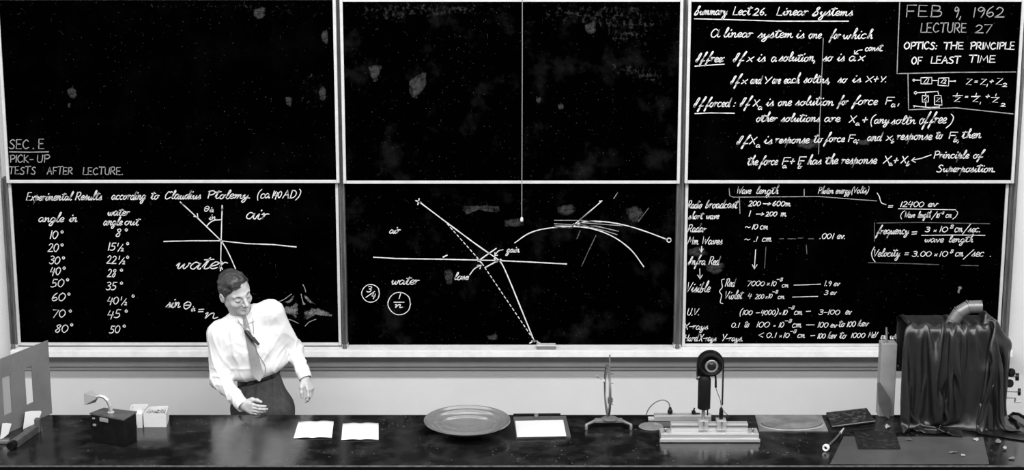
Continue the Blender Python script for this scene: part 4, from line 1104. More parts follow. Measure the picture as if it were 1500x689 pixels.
# cards leaning on the screen
def lean_card(label, pts):
    q = [PP(u, v, A + nr * .035, nr) for u, v in pts]
    q = [np.array((p[0], p[1], max(p[2], TZ + .001))) for p in q]
    o = M().prism(q, nr * .002).build('paper_card', card); return tag(o, label, 'card')
lean_card('white card with rounded corners leaning against the slotted screen, behind the dark rail', [(37, 604), (45, 602.5), (59, 602), (60.5, 604), (57, 614), (54, 627), (34, 633)])
lean_card('small white card at the extreme left edge leaning against the slotted screen', [(3.5, 620.5), (10, 620), (16.5, 621), (12, 636), (5, 645), (0, 647)])
rl = thing('clamp_rail', 'dark grey clamp rail lying on the bench at the foot of the slotted screen', 'rail', PZ(38, 636, TZ))
a, b = PZ(21, 649, TZ + .03), PZ(53, 626, TZ + .03); d_ = (b - a) / np.linalg.norm(b - a); s_ = np.array((-d_[1], d_[0], 0))
M().obox((a + b) / 2 + np.array((0, 0, -.007)), (b - a) / 2, s_ * .022, (0, 0, .0225), .004).build('bar', mat('rail_grey', .10, .35, v2=.05, scale=18), rl)
M().lathe(a - d_ * .03 + np.array((0, 0, -.004)), [(0, -.025), (.024, -.025), (.026, 0), (.024, .025), (0, .025)], 18, axis=d_).build('end_knob', g_black, rl, True)
M().obox(b + np.array((.01, 0, .012)), (.016, 0, 0), (0, .02, 0), (0, 0, .042), .004).build('end_block', g_dark, rl)
q = PZ(6, 650, TZ); M().obox(q + np.array((-.03, 0, .010)), (.06, .0, 0), (0, .012, 0), (0, 0, .0095), .003).build('foot', g_mid, rl)

# ---- microwave box with horn
bx0 = PZ(203, 665, TZ); bz = .165
fl, fr = PZ(133, 664, TZ), PZ(186, 672, TZ)
mw = thing('horn_transmitter', 'dark instrument box with grey lid carrying a bent tube and square horn', 'instrument', PZ(166, 655, TZ))
LT = TZ + .175
tl, tr_, br, bl = PZ(152, 597.5, LT), PZ(200.5, 603, LT), PZ(181, 615, LT), PZ(131, 605.5, LT)
down = np.array((0, 0, -1.))
cen = (tl + tr_ + br + bl) / 4
ins = [cen + (p - cen) * .95 - np.array((0, 0, .008)) for p in (tl, tr_, br, bl)]
M().prism(ins, down * (.165)).build('case', g_black, mw)
M().prism([tl, tr_, br, bl], down * .0078).build('lid', mat('lid_grey', .065, .35, v2=.11, scale=12), mw)
fdir = (ins[2] - ins[3]); fdir /= np.linalg.norm(fdir); fn = np.array((fdir[1], -fdir[0], 0));
for (t_, w_, h_, zz) in ((.42, .030, .011, -.018), (.10, .008, .004, -.02), (.12, .010, .006, -.06)):
    c_ = ins[3] + (ins[2] - ins[3]) * t_ + fn * .0042 + np.array((0, 0, zz))
    M().obox(c_, fdir * w_, fn * .004, (0, 0, h_), .001).build('name_plate', mat('plate', .3, .4), mw)
hp = [PZ(162, 607, LT + .0)]
M().lathe(PZ(162.5, 604.5, LT), [(0, 0), (.020, 0), (.020, .004), (.012, .007), (0, .007)], 20).build('flange', g_light, mw, True)
yh = PZ(162, 605, LT)[1]
pts = [P(u, v, yh) for u, v in ((162.5, 604), (161, 595), (157.5, 587), (152, 582), (146, 580.5), (141, 582))]
M().tube(pts, [.012, .012, .0115, .011, .010, .008], 4).build('waveguide', mat('guide', .42, .4, metal=.2), mw)
neck_ = P(141.5, 582.5, yh)
mo = [P(123, 577, yh - .03), P(134, 571.5, yh + .05), P(140, 590, yh + .05), P(124, 594, yh - .03)]
m = M(); nk = [neck_ + np.array(o_) for o_ in ((-.004, -.008, .008), (.006, .008, .008), (.006, .008, -.008), (-.004, -.008, -.008))]
m.add(mo + nk, [(0, 1, 5, 4), (1, 2, 6, 5), (2, 3, 7, 6), (3, 0, 4, 7), (4, 5, 6, 7)])
ho = m.build('horn', mat('horn_metal', .36, .4, metal=.2), mw); sd = ho.modifiers.new('wall', 'SOLIDIFY'); sd.thickness = .003; sd.offset = -1

# ---- two white open boxes
def open_box(label, pts, zt, zb=TZ, t=.006, m_='tray'):
    """pts: four pixel corners of the rim"""
    q = [PZ(u, v, zt) for u, v in pts]; c_ = sum(q) / 4
    th = thing('storage_box', label, 'box', (c_[0], c_[1], zb), 'white boxes beside the horn')
    for i in range(4):
        a, b = q[i], q[(i + 1) % 4]; e_ = (b - a) / np.linalg.norm(b - a); inn = np.array((-e_[1], e_[0], 0))
        if (c_ - a) @ inn < 0: inn = -inn
        M().prism([a, b, b + inn * t - e_ * t * .0, a + inn * t], (0, 0, -(zt - zb))).build('side', MW, th)
    M().prism([x + (c_ - x) * .02 for x in q], (0, 0, .004)).build('bottom', MW, th)
    bo = [o for o in th.children if o.name.startswith('bottom')][0]; bo.location.z -= (zt - zb)
    return th, q, c_
MW = mat('white_box_card', .66, .6, v2=.6, scale=10)
rz = TZ + .085
b1, q1, cc1 = open_box('white open box to the right of the horn, heaped with small glinting bits', [(219, 596), (247, 594.5), (243, 606.5), (210, 606.5)], rz)
m = M()
for k in range(60):
    a_, b_ = random.random(), random.random()
    p_ = q1[0] * (1 - a_) * (1 - b_) + q1[1] * a_ * (1 - b_) + q1[2] * a_ * b_ + q1[3] * (1 - a_) * b_
    p_ = cc1 + (p_ - cc1) * .78; p_ = p_ + np.array((0, 0, -.030 + .012 * random.random()))
    r_ = .005 + .004 * random.random(); an = random.random() * 6
    m.obox(p_, (r_ * math.cos(an), r_ * math.sin(an), .001), (-r_ * .6 * math.sin(an), r_ * .6 * math.cos(an), .002), (0, -.001, r_ * .6))
M().prism([cc1 + (x - cc1) * .93 + np.array((0, 0, -.04)) for x in q1], (0, 0, .004)).build('packing', mat('packing', .2, .9), b1)
st = m.build('small_parts', mat('glinting_bits', .75, .3, metal=.4, v2=.2, scale=80), None); tag(st, 'small pale parts heaped inside the white open box', 'parts'); st['kind'] = 'stuff'
b2, q2, cc2 = open_box('white open box half hidden behind the one full of glinting bits', [(193, 592.5), (218, 592), (210.5, 600), (190, 600)], TZ + .10)
o = M().prism([PZ(u, v, TZ) for u, v in ((201, 622), (209, 622), (209, 627), (201, 627))], (0, 0, .085)); 
o = o.build('white_block', MW); tag(o, 'small upright white block between the instrument box and the open white box', 'block')

# ---- note sheets
def sheet(label, pts, name='note_sheet', curl=.006):
    q = [PZ(u, v, TZ + .001) for u, v in pts]; n = 14; vs = []; fs = []
    for j in range(2 + 4):
        for i in range(n):
            a_, b_ = i / (n - 1), j / 5
            p_ = q[0] * (1 - a_) * (1 - b_) + q[1] * a_ * (1 - b_) + q[2] * a_ * b_ + q[3] * (1 - a_) * b_
            p_ = p_ + np.array((0, 0, curl * abs(math.sin(2 * math.pi * a_)) * (1.2 - abs(2 * a_ - 1)) + .002))
            vs.append(p_)
    for j in range(5):
        for i in range(n - 1):
            k = j * n + i; fs.append((k, k + 1, k + n + 1, k + n))
    o = obj(name, vs, fs, sheetm, smooth=True); sd = o.modifiers.new('thickness', 'SOLIDIFY'); sd.thickness = .0008
    return tag(o, label, 'paper', 'note sheets on the bench')
sheetm = mat('note_paper', .93, .8, spec=.2, v2=.86, scale=30, lo=.55, hi=.8, stretch=(1, 6, 1))
s1 = sheet('slanting sheet of white lecture notes on the bench nearest the man', [(437, 619), (489, 618), (486, 642), (430, 643)])
s2 = sheet('squarer sheet of white notes between the slanting sheet and the big dish', [(502, 621.5), (554.5, 621), (554.5, 645), (500, 645.5)])
pm = mat('pencil_script', .55, .8)
for (u0, u1, v0, s_, st) in ((440, 482, 626, 'notes', s1), (508, 546, 630, 'notes', s2), (508, 548, 635, 'notes', s2)):
    m = M()
    for k in range(10):
        ua = u0 + (u1 - u0) * k / 10; q = [PZ(ua + dx, v0 - dy, TZ + .0115) for dx, dy in ((0, 0), (1.2, 1.1), (2, -.2), (3, .9))]
        m.tube(q, .0007, 4)
    m.build('pencil_line', pm, st)

# ---- polished dish
cD = PZ(685, 626, TZ); R_ = .255
dish = thing('concave_mirror', 'large shallow round metal dish with reflected arcs shaped as rings resting on the bench', 'dish', (cD[0], cD[1], TZ))
zr = .075
cdi = np.array((cD[0], PZ(685, 617, TZ + zr)[1], TZ))
tilt = np.array((0, -.03, 1.)); tilt /= np.linalg.norm(tilt)
prof = []
for i in range(41):
    r = R_ * i / 40
    h = .004 + (zr - .004) * (r / R_) ** 2
    for rs, am in ((.165, .006), (.213, .005)):  # reflected arcs put into the shape as two raised rings
        h += am * (1 / (1 + math.exp(-(r - rs) / .0015)) - 1 / (1 + math.exp(-(r - rs - .012) / .0015)))
    prof.append((r, h))
back = [(r + .001, max(h - .006, .001)) for r, h in prof[::-1]]
cdi[2] += .008
M().lathe(cdi, prof + [(R_ + .004, zr + .001), (R_ + .004, zr - .003)] + back, 72, axis=tilt).build('dish', mat('dish_metal', .52, .17, metal=.7, v2=.44, scale=4), dish, True)
M().lathe(cdi - np.array((0, 0, .0075)), [(.06, 0), (.09, 0), (.09, .006), (.06, .008)], 40, closed=True).build('foot_ring', g_black, dish, True)

# ---- framed white plate
pl = thing('framed_plate', 'white rectangular plate in a dark frame lying right of the big dish', 'plate', PZ(792, 630, TZ))
fq = [(752, 613.5), (829, 612.5), (836, 641), (756, 643.5)]; iq = [(754.5, 617.5), (825, 616), (829.5, 639.5), (757.5, 641)]
M().prism([PZ(u, v, TZ + .0005) for u, v in fq], (0, 0, .012)).build('frame', g_dark, pl)
M().prism([PZ(u, v, TZ + .0128) for u, v in iq], (0, 0, .002)).build('plate', mat('opal_plate', .72, .35), pl)
hb = M().prism([PZ(u, v, TZ + .001) for u, v in ((752, 609), (821, 608.5), (821, 611.5), (752, 612))], (0, 0, .012)).build('straight_bar', g_black)
tag(hb, 'thin black bar lying at the rear bench edge behind the framed white plate', 'bar')
kb = M().lathe(PZ(785.5, 612, TZ + .0145), [(0, 0), (.012, 0), (.014, .012), (.012, .022), (0, .024)], 18).build('round_knob', g_mid, None, True)
tag(kb, 'small grey knob standing at the top edge of the framed white plate', 'knob')

# ---- ring stand
yS = PZ(895, 626, TZ)[1]
rs = thing('ring_stand', 'metal stand with two splayed feet holding an upright graduated ring seen edge-on', 'stand', PZ(893, 626, TZ))
m = M(); za = TZ + .052
xa_, xb_ = P(871, 622, yS)[0], P(912, 622, yS)[0]
M().box(xa_, xb_, yS - .02, yS + .02, za - .02, za, .004).build('crossbar', g_mid, rs)
M().lathe((P(893, 620, yS)[0], yS, za), [(0, 0), (.05, 0), (.05, .004), (.03, .012), (.014, .016), (0, .018)], 28).build('boss', g_mid, rs, True)
for (u0, u1) in ((873, 858.5), (909, 923.5)):
    x0_, x1_ = P(u0, 625, yS)[0], P(u1, 625, yS)[0]
    M().tube([(x0_, yS, za - .010), (x1_, yS - .045, TZ + .030), (x1_ , yS - .05, TZ + .022), (x1_, yS - .05, TZ + .001)], [.011, .009, .010, .008], 10).build('leg', g_mid, rs, True)
xc = P(892.5, 590, yS)[0]
M().tube([(xc, yS, za + .016), (xc, yS, P(750, 520, yS)[2])], .0045, 10).build('rod', g_mid, rs, True)
zt_, zb_ = P(750, 537, yS)[2], P(750, 609, yS)[2]
cr = np.array((P(890, 572, yS)[0] , yS - .0, (zt_ + zb_) / 2 + .004)); rr = (zt_ - zb_) / 2
M().lathe(cr, [(rr - .016, -.006), (rr, -.006), (rr, .006), (rr - .016, .006)], 48, axis=(1, .06, 0), closed=True).build('ring', g_dark, rs, True)
M().lathe(cr, [(rr - .045, -.002), (rr - .017, -.002), (rr - .017, .002), (rr - .045, .002)], 48, axis=(1, .06, 0), closed=True).build('graduated_ring', g_mid, rs, True)
a, b = P(885, 559, yS), P(876, 553, yS)
M().tube([a, b], .0018, 6).build('pointer_arm', g_mid, rs, True)
M().lathe(P(875.5, 552.5, yS), [(0, -.002), (.010, -.002), (.010, .002), (0, .002)], 18, axis=(0, 1, .3)).build('pointer_disc', mat('disc', .3, .5), rs, True)
M().lathe(P(884.5, 558.5, yS), [(0, -.008), (.010, -.008), (.010, .008), (0, .008)], 14, axis=(1, 0, .4)).build('screw', g_light, rs, True)
for v_ in (542, 548, 562, 585, 588, 593):
    M().tube([P(892, v_, yS), P(898.5, v_, yS)], [.003, .0022], 6).build('screw', g_dark, rs, True)
M().obox(P(893.5, 587, yS), (.014, 0, 0), (0, .01, 0), (0, 0, .018), .003).build('clamp', g_dark, rs)

# ---- round glass plate and cable
gp = M().lathe(PZ(953.5, 626, TZ), [(0, .001), (.072, .001), (.075, .004), (.072, .007), (0, .0075)], 40).build('glass_disc', glass, None, True)
tag(gp, 'round clear glass disc lying flat left of the long optical rails', 'disc')

# ---- rails and lamp head
ob = thing('optical_bench', 'long pale metal double rail carrying two saddles and the black lamp column', 'optical bench', PZ(1040, 640, TZ))
def railbox(u0, u1, vfb, vft, vbt, name, z0, m_):
    """front bottom, front top, back top rows on the bench"""
    fb = PZ((u0 + u1) / 2, vfb, z0); y0 = fb[1]
    zt = P(750, vft, y0)[2]; yb = PZ(750, vbt, zt)[1]
    x0, x1 = P(u0, vft, y0)[0], P(u1, vft, y0)[0]
    return M().box(x0, x1, y0, yb, z0, zt, .003).build(name, m_, ob), (x0, x1, y0, yb, zt)
o_, base = railbox(968, 1112, 647.5, 636, 627, 'base_rail', TZ + .004, alu)
x0, x1, y0, yb, zt = base
M().box(x0 - .006, x1 + .006, y0 - .012, y0 - .0003, TZ + .004, TZ + .024, .002).build('base_lip', alu, ob)
M().box(x0 + .02, x1 - .03, y0 + .0, yb, TZ, TZ + .0038).build('foot_strip', g_dark, ob)
o_, up_ = railbox(983, 1096, 632, 621.5, 617, 'upper_rail', zt + .0005, alu)
M().box(up_[0] + .001, up_[1] - .001, up_[2] - .004, up_[2] - .0003, up_[4] - .018, up_[4] - .013).build('groove', g_dark, ob)
for xx in (x0 + .03, x1 - .035):
    M().lathe((xx, (y0 + up_[2]) / 2 + .005, zt), [(0, 0), (.010, 0), (.010, .018), (.006, .026), (0, .027)], 14).build('levelling_screw', chrome, ob, True)
def saddle(u):
    x_ = P(u, 615, up_[2])[0]; z_ = up_[4]
    M().box(x_ - .028, x_ + .028, up_[2] - .010, up_[2] - .0045, z_ - .038, z_ + .0225, .002).box(x_ - .028, x_ + .028, up_[2] - .0048, up_[3], z_ + .0005, z_ + .022).build('saddle', alu, ob)
    sd_ = [o for o in ob.children if o.name.startswith('saddle')][-1]
    M().tube([(x_ + .001, up_[2] - .012, z_ - .030), (x_, up_[2] - .012, z_ + .020)], [.003, .008], 10).build('clamp_screw', chrome, sd_, True)
    return x_, (up_[2] + up_[3]) / 2, z_ + .022
sa = saddle(1030.5); sb = saddle(1057)
rr_ = thing('rear_rail', 'pale rail lying behind the optical bench at the rear bench edge', 'rail', PZ(1000, 618, TZ))
yb0 = PZ(1000, 617.5, TZ)[1]; zt0 = P(750, 609.5, yb0)[2]; 
M().box(P(958.5, 612, yb0)[0], P(1042, 612, yb0)[0], yb0, yb0 + .06, TZ + .0005, zt0, .003).build('rail', alu, rr_)
M().obox((P(955, 615, yb0)[0], yb0 + .02, TZ + .010), (.022, 0, 0), (0, .015, 0), (0, 0, .0095), .003).build('end_tab', g_light, rr_)

# black lamp column
yl = sa[1]
lc = thing('lamp_column', 'black upright lamp housing with round head and arched side strap on the optical bench', 'lamp', (sa[0], yl, sa[2]))
def PL(u, v): return P(u, v, yl)
M().tube([(sa[0], yl, sa[2] + .0005), PL(1030.5, 597)], .010, 12).build('post', g_mid, lc, True)
M().tube([PL(1036.5, 609) + np.array((0, 0, 0)), PL(1036.5, 597)], .004, 8).build('pin', g_black, lc, True)
xh_ = PL(1031, 600)[0]
za_, zb_ = PL(1031, 599)[2], PL(1031, 553)[2]
M().lathe((xh_, yl, za_), [(0, 0), (.033, 0), (.038, .004), (.038, (zb_ - za_) - .01), (.034, zb_ - za_), (.030, zb_ - za_ + .012), (0, zb_ - za_ + .014)], 32).build('housing', g_black, lc, True)
ch = PL(1040.5, 533); r_h = .073
M().lathe(ch, [(0, .045), (.05, .045), (.066, .038), (r_h, .026), (r_h, -.026), (.066, -.036), (.058, -.038), (.050, -.030), (.044, -.006), (0, -.004)], 44, axis=(0, 1, 0)).build('head', g_black, lc, True); hd_ = [o for o in lc.children if o.name.startswith('head')][0]
M().lathe(ch + np.array((.006, -.024, -.01)), [(.026, -.002), (.036, -.004), (.040, 0), (.036, .004), (.026, .002)], 32, axis=(0, 1, .05), closed=True).build('lens_rim', g_mid, hd_, True)
M().lathe(ch + np.array((.006, -.020, -.01)), [(0, -.012), (.014, -.010), (.026, 0), (0, .004)], 28, axis=(0, 1, .05)).build('lens', mat('dark_lens', .01, .05), hd_, True)
M().box(ch[0] - .073, ch[0] - .004, yl - .004, yl + .03, PL(1030, 556)[2], ch[2] - .015, .008).build('shoulder', g_black, lc)
# strap arching over the head and down to the second saddle
pts = [ch + .076 * np.array((math.cos(t_), 0, math.sin(t_))) for t_ in np.linspace(math.pi * 1.0, 0, 20)]
xs = ch[0] + .076
pts = [np.array((ch[0] - .076, yl, PL(1030, 556)[2]))] + pts + [np.array((xs, yl, PL(1058, 593)[2]))]
m = M(); vs = []
for i, p_ in enumerate(pts):
    t_ = pts[min(i + 1, len(pts) - 1)] - pts[max(i - 1, 0)]; t_ /= np.linalg.norm(t_); n_ = np.array((-t_[2], 0, t_[0]))
    for a_, b_ in ((.004, -.016), (.004, .016), (-.003, .016), (-.003, -.016)): vs.append(p_ + n_ * a_ + np.array((0, b_, 0)))
fs = [(4 * i + k, 4 * i + (k + 1) % 4, 4 * i + 4 + (k + 1) % 4, 4 * i + 4 + k) for i in range(len(pts) - 1) for k in range(4)]
fs += [(0, 1, 2, 3), tuple(4 * (len(pts) - 1) + k for k in (3, 2, 1, 0))]
m.add(vs, fs); m.build('strap', g_black, lc)
M().lathe((sb[0], yl, sb[2] + .0005), [(0, 0), (.011, 0), (.013, .03), (.011, .06), (.006, .07), (0, .072)], 16).build('socket', g_black, lc, True)
M().tube([PL(1047.5, 546), PL(1048.5, 556), PL(1048.5, 568)], [.007, .006, .007], 10).build('trigger', g_black, lc, True)
M().lathe(PL(1056, 533), [(.0, .02), (.012, .02), (.012, -.02), (0, -.02)], 18, axis=(0, 1, 0)).build('pulley', g_dark, lc, True)
M().lathe(PL(1022, 551.5), [(0, -.003), (.018, -.003), (.018, .003), (0, .003)], 22, axis=(0, -.3, 1)).build('thumb_disc', mat('thumb_disc', .25, .4), lc, True)
M().tube(crom([PL(1048, 566), PL(1051, 576), PL(1055, 586), PL(1057, 598), PL(1061, 604), PL(1067, 609)], 4), .0022, 6).build('wire', g_black, lc, True)

pg = thing('cable_plug', 'black plug standing on the rear rail with its cable looping left to the bench', 'plug', PL(981, 606))
yp = yb0 + .03
M().lathe(P(981.5, 606, yp), [(0, 0), (.013, 0), (.016, .008), (.016, .018), (.010, .024), (.009, .036), (.006, .040), (0, .041)], 18).build('plug', g_black, pg, True)
M().tube(crom([P(u, v, yp) for u, v in ((981.5, 597), (979, 590), (972, 586.5), (964, 588), (956, 593), (950, 600), (946, 609))], 4), .0032, 8).build('cable', g_dark, pg, True)
sk = M().obox(P(1016, 604.5, yp) + np.array((0, 0, 0)), (.012, 0, 0), (0, .012, 0), (0, 0, .010), .003).tube([P(1016, 602, yp), P(1017.5, 598, yp)], .005, 8).tube([P(1018, 606, yp), P(1025, 606.5, yp)], .006, 8)
ob2 = sk.build('socket_block', g_black, None); tag(ob2, 'little black socket block on the rear rail beside the lamp column', 'socket')

# ---- clear plate, dark plates, lamp holder
cp_ = thing('clear_plate', 'translucent grey plate with a curved outline at the rear bench edge, right of the rails', 'plate', PZ(1158, 621, TZ))
M().prism([PZ(u, v, TZ + .001) for u, v in ((1106, 609), (1203, 609), (1213, 632.5), (1112, 632.5))], (0, 0, .005)).build('plate', mat('milky_plastic', .13, .3, v2=.24, scale=7, lo=.4, hi=.65), cp_)
q = [PZ(1160 + 44 * math.cos(t), 620 + 8.5 * math.sin(t), TZ + .0075) for t in np.linspace(0, math.pi, 24)]
M().tube(q, .003, 6).build('curved_line', g_dark, cp_, True)
q = [PZ(1160 + 47 * math.cos(t), 621.5 + 9 * math.sin(t), TZ + .0075) for t in np.linspace(0, math.pi, 24)]
M().tube(q, .0022, 6).build('curved_line', g_light, cp_, True)
tp = thing('tilted_case', 'flat dark patterned case propped at a tilt near the rear bench edge', 'case', PZ(1245, 622, TZ))
zf = .018
qq = [PZ(1219, 624.5, TZ + zf), PZ(1282, 616.5, TZ + zf + .005), P(1269.5, 598, PZ(1270, 606, TZ)[1] + .02), P(1210, 604.5, PZ(1210, 611, TZ)[1] + .02)]
M().prism(qq, (0, 0, -.012)).build('lid', mat('mottled_dark', .012, .35, v2=.12, scale=38, detail=6, lo=.5, hi=.72), tp)
M().tube([qq[0] + np.array((0, -.003, -.002)), qq[1] + np.array((0, -.003, -.002))], .003, 6).build('lid_edge', g_mid, tp, True)
cq = sum(qq) / 4
M().prism([np.array((cq[0] + (x[0] - cq[0]) * .9, cq[1] + (x[1] - cq[1]) * .86, TZ + .0006)) for x in qq], (0, 0, .008)).build('tray', g_black, tp)
M().tube([np.array((cq[0] - .05, cq[1] + .02, TZ + .008)), np.array((cq[0] - .05, cq[1] + .03, qq[2][2] - .035))], .006, 8).build('prop', g_black, tp)
M().tube([np.array((cq[0] + .07, cq[1] - .0, TZ + .008)), np.array((cq[0] + .07, cq[1] + .0, qq[1][2] - .010))], .006, 8).build('prop', g_black, tp)
sh = M().prism([PZ(u, v, TZ + .0003) for u, v in ((1236, 640), (1440, 641), (1449, 680.5), (1216, 680.5))], (0, 0, .0016)).build('sheen_patch', mat('sheen_patch', .075, .3, v2=.055, scale=5), None)  # sheen of the bench top, painted as a thin grey sheet
tag(sh, 'large grey patch of painted bench sheen before the cloth covered apparatus', 'sheen patch')
bs = M().prism([PZ(u, v, TZ + .0035) for u, v in ((1250, 633), (1311, 633), (1319, 658.5), (1257, 658.5))], (0, 0, .003)).build('black_plate', mat('mottled_black', .006, .4, v2=.05, scale=30, lo=.5, hi=.75), None)
tag(bs, 'black mottled square plate lying on the grey sheen patch', 'plate')
ls = thing('lamp_socket', 'small white porcelain lamp socket with a thin dark handle lying on the bench', 'socket', PZ(1208, 655, TZ))
a = PZ(1209, 657, TZ + .022); b = PZ(1217.5, 650, TZ + .022); d_ = (b - a) / np.linalg.norm(b - a)
M().lathe(a, [(.009, .008), (.010, .0), (.017, -.002), (.021, .004), (.021, .016), (.016, .030), (.010, .040), (0, .041)], 26, axis=d_).build('porcelain', mat('porcelain', .8, .2), ls, True)
M().lathe(a, [(.0, .010), (.010, .009)], 20, axis=d_).build('contact', g_black, ls, True)
M().tube([a + d_ * .04, PZ(1224, 643, TZ + .014), PZ(1231, 635, TZ + .010)], [.007, .006, .006], 10).build('handle', g_dark, ls, True)
M().tube([PZ(1231, 635, TZ + .010), PZ(1236, 628, TZ + .008)], [.008, .004], 10).build('ferrule', g_light, ls, True)

# ---- covered apparatus
yc = PZ(1400, 634, TZ)[1]
ap = thing('covered_apparatus', 'tall apparatus under a creased black cloth with knobs on its right side', 'apparatus', (P(1398, 600, yc)[0], yc + .2, TZ))
xl, xr = P(1322, 560, yc)[0], P(1473, 560, yc)[0]
zt_ = P(750, 482, yc)[2] - .02
cx = (xl + xr) / 2; hx_ = (xr - xl) / 2; cyb = yc + .22
# what stands under and beside the cloth, used only to drape it
yg = PZ(1300, 611, TZ)[1]
x_keep = P(1313, 540, yg)[0] + .002       # the side of the grey cabinet
bl_, br_ = x_keep - .012, cx - .02 + hx_ - .055
core = [(((bl_ + br_) / 2, cyb + .01, (TZ + zt_) / 2), ((br_ - bl_) / 2, .15, (zt_ - TZ) / 2)), ((cx + hx_ - .10, cyb, TZ + .20), (.10, .16, .20))]
pk0, pk1 = P(1450, 500, cyb - .05), P(1444, 462, cyb - .07)
pk2 = P(1467, 506, cyb - .03)
def f_core(p, side=True):
    d = rbox(p, core[0][0], core[0][1], .03)
    d = smin(d, rbox(p, core[1][0], core[1][1], .04), .03)
    d = smin(d, rcone(p, pk0, pk2, .060, .056), .03)
    d = smin(d, rcone(p, pk0, pk1, .050, .013), .02)
    if side: d = np.minimum(d, p[..., 0] - (x_keep - .03 * (p[..., 1] < yg - .02)))
    return np.minimum(d, p[..., 2] - TZ)
def drape(seed=3):
    r_ = np.random.default_rng(seed)
    nx, ny = 110, 74; rest = .0175
    comp = .68
    gx = np.linspace(-.5, .5, nx) * (nx - 1) * rest * comp + cx + .01
    gy = np.linspace(-.5, .5, ny) * (ny - 1) * rest * .97 + cyb - .13
    X = np.empty((nx, ny, 3)); X[..., 0] = gx[:, None]; X[..., 1] = gy[None]
    pin = (np.abs(X[..., 0] - core[0][0][0]) < core[0][1][0] - .02) & (np.abs(X[..., 1] - core[0][0][1]) < core[0][1][1] - .03)
    # height of the support below every point of the sheet
    z = np.full((nx, ny), pk1[2] + .10)
    for _ in range(60):
        q_ = np.stack([X[..., 0], X[..., 1], z], -1); z = z - np.clip(f_core(q_, False) - .008, 0, .05) * .8
    pin |= z > zt_ + .02
    k_ = np.arange(nx)
    pl = (.5 + .5 * np.sin(k_ * .95 + 1.6 * np.sin(k_ * .21)))[:, None] * .024
    edge_ = np.clip(1 - (X[..., 1] - (core[0][0][1] - core[0][1][1])) / .22, 0, 1)
    X[..., 2] = np.where(pin, z + pl * edge_ * (z < zt_ + .03), zt_ + .03 + pl + r_.normal(0, .002, (nx, ny)))
    P0 = X.copy()
    pi_, pj_ = np.where(pin); ii, jj = np.meshgrid(np.arange(nx), np.arange(ny), indexing='ij')
    i0, i1, j0, j1 = pi_.min(), pi_.max(), pj_.min(), pj_.max()
    ai = np.clip(ii, i0, i1); aj = np.clip(jj, j0, j1)
    L_ = np.hypot(ii - ai, jj - aj) * rest * 1.0
    anc = P0[ai, aj]
    V_ = np.zeros_like(X); imov = (~pin)[..., None]
    def con(A, B, wa, wb, L, k):
        d = B - A; l = np.sqrt((d * d).sum(-1, keepdims=True)) + 1e-9
        c_ = d * (k * (l - L) / l / np.maximum(wa + wb, 1)); A += c_ * wa; B -= c_ * wb
    W_ = imov.astype(float)
    def c2(sa, sb, L, k): con(X[sa], X[sb], W_[sa], W_[sb], L, k)
    S_ = slice
    dt = .014
    for it in range(300):
        V_[..., 2] -= 5.0 * dt
        V_ *= .97
        X0 = X.copy(); X = X + V_ * dt * imov
        d = X - anc; l = np.linalg.norm(d, axis=-1); over = (l > L_) & ~pin
        X[over] = (anc + d * (L_ / np.maximum(l, 1e-9))[..., None])[over]
        for sw in range(7):
            for o_ in (0, 1):
                n_ = (nx - o_) // 2; c2((S_(o_, o_ + 2 * n_, 2),), (S_(o_ + 1, o_ + 2 * n_, 2),), rest, 1) 
                n_ = (ny - o_) // 2; c2((S_(None), S_(o_, o_ + 2 * n_, 2)), (S_(None), S_(o_ + 1, o_ + 2 * n_, 2)), rest, 1)
            for o_ in (0, 1):
                n_ = (nx - o_) // 2; ea, eb = o_ + 2 * n_, o_ + 2 * n_
                c2((S_(o_, ea, 2), S_(0, ny - 1)), (S_(o_ + 1, eb, 2), S_(1, ny)), rest * 1.4142, .3)
                c2((S_(o_, ea, 2), S_(1, ny)), (S_(o_ + 1, eb, 2), S_(0, ny - 1)), rest * 1.4142, .3)
            for o_ in (0, 1, 2, 3):
                n_ = len(range(o_ + 2, nx, 4)); c2((S_(o_, o_ + 4 * n_ - 3, 4),), (S_(o_ + 2, nx, 4),), rest * 2, .12)
                n_ = len(range(o_ + 2, ny, 4)); c2((S_(None), S_(o_, o_ + 4 * n_ - 3, 4)), (S_(None), S_(o_ + 2, ny, 4)), rest * 2, .12)
        d = f_core(X) - .008
        hit_ = (d < 0) & ~pin
        if hit_.any():
            q_ = X[hit_]; e0 = .002; g_ = np.empty_like(q_); b0 = f_core(q_)
            for k in range(3):
                s_ = q_.copy(); s_[:, k] += e0; g_[:, k] = f_core(s_) - b0
            g_ /= np.linalg.norm(g_, axis=1, keepdims=True) + 1e-9
            mv = q_ - X0[hit_]; tn = mv - g_ * (mv * g_).sum(1, keepdims=True)
            X[hit_] = q_ - g_ * d[hit_][:, None] - tn * .3
        V_ = (X - X0) / dt
        sp_ = np.linalg.norm(V_, axis=-1, keepdims=True); V_ *= np.minimum(1, 1.8 / (sp_ + 1e-9))
    X[..., 2] = np.maximum(X[..., 2], TZ + .004)
    return X
X = drape(); nx, ny = X.shape[:2]
vs = X.reshape(-1, 3); fs = [(i * ny + j, (i + 1) * ny + j, (i + 1) * ny + j + 1, i * ny + j + 1) for i in range(nx - 1) for j in range(ny - 1)]
co_ = obj('cloth_cover', vs, fs, mat('black_cloth', .005, .37, spec=.6, v2=.010, scale=8, bump=.22, bscale=22), ap, smooth=True)
sd = co_.modifiers.new('smooth', 'SUBSURF'); sd.levels = 2; sd.render_levels = 2
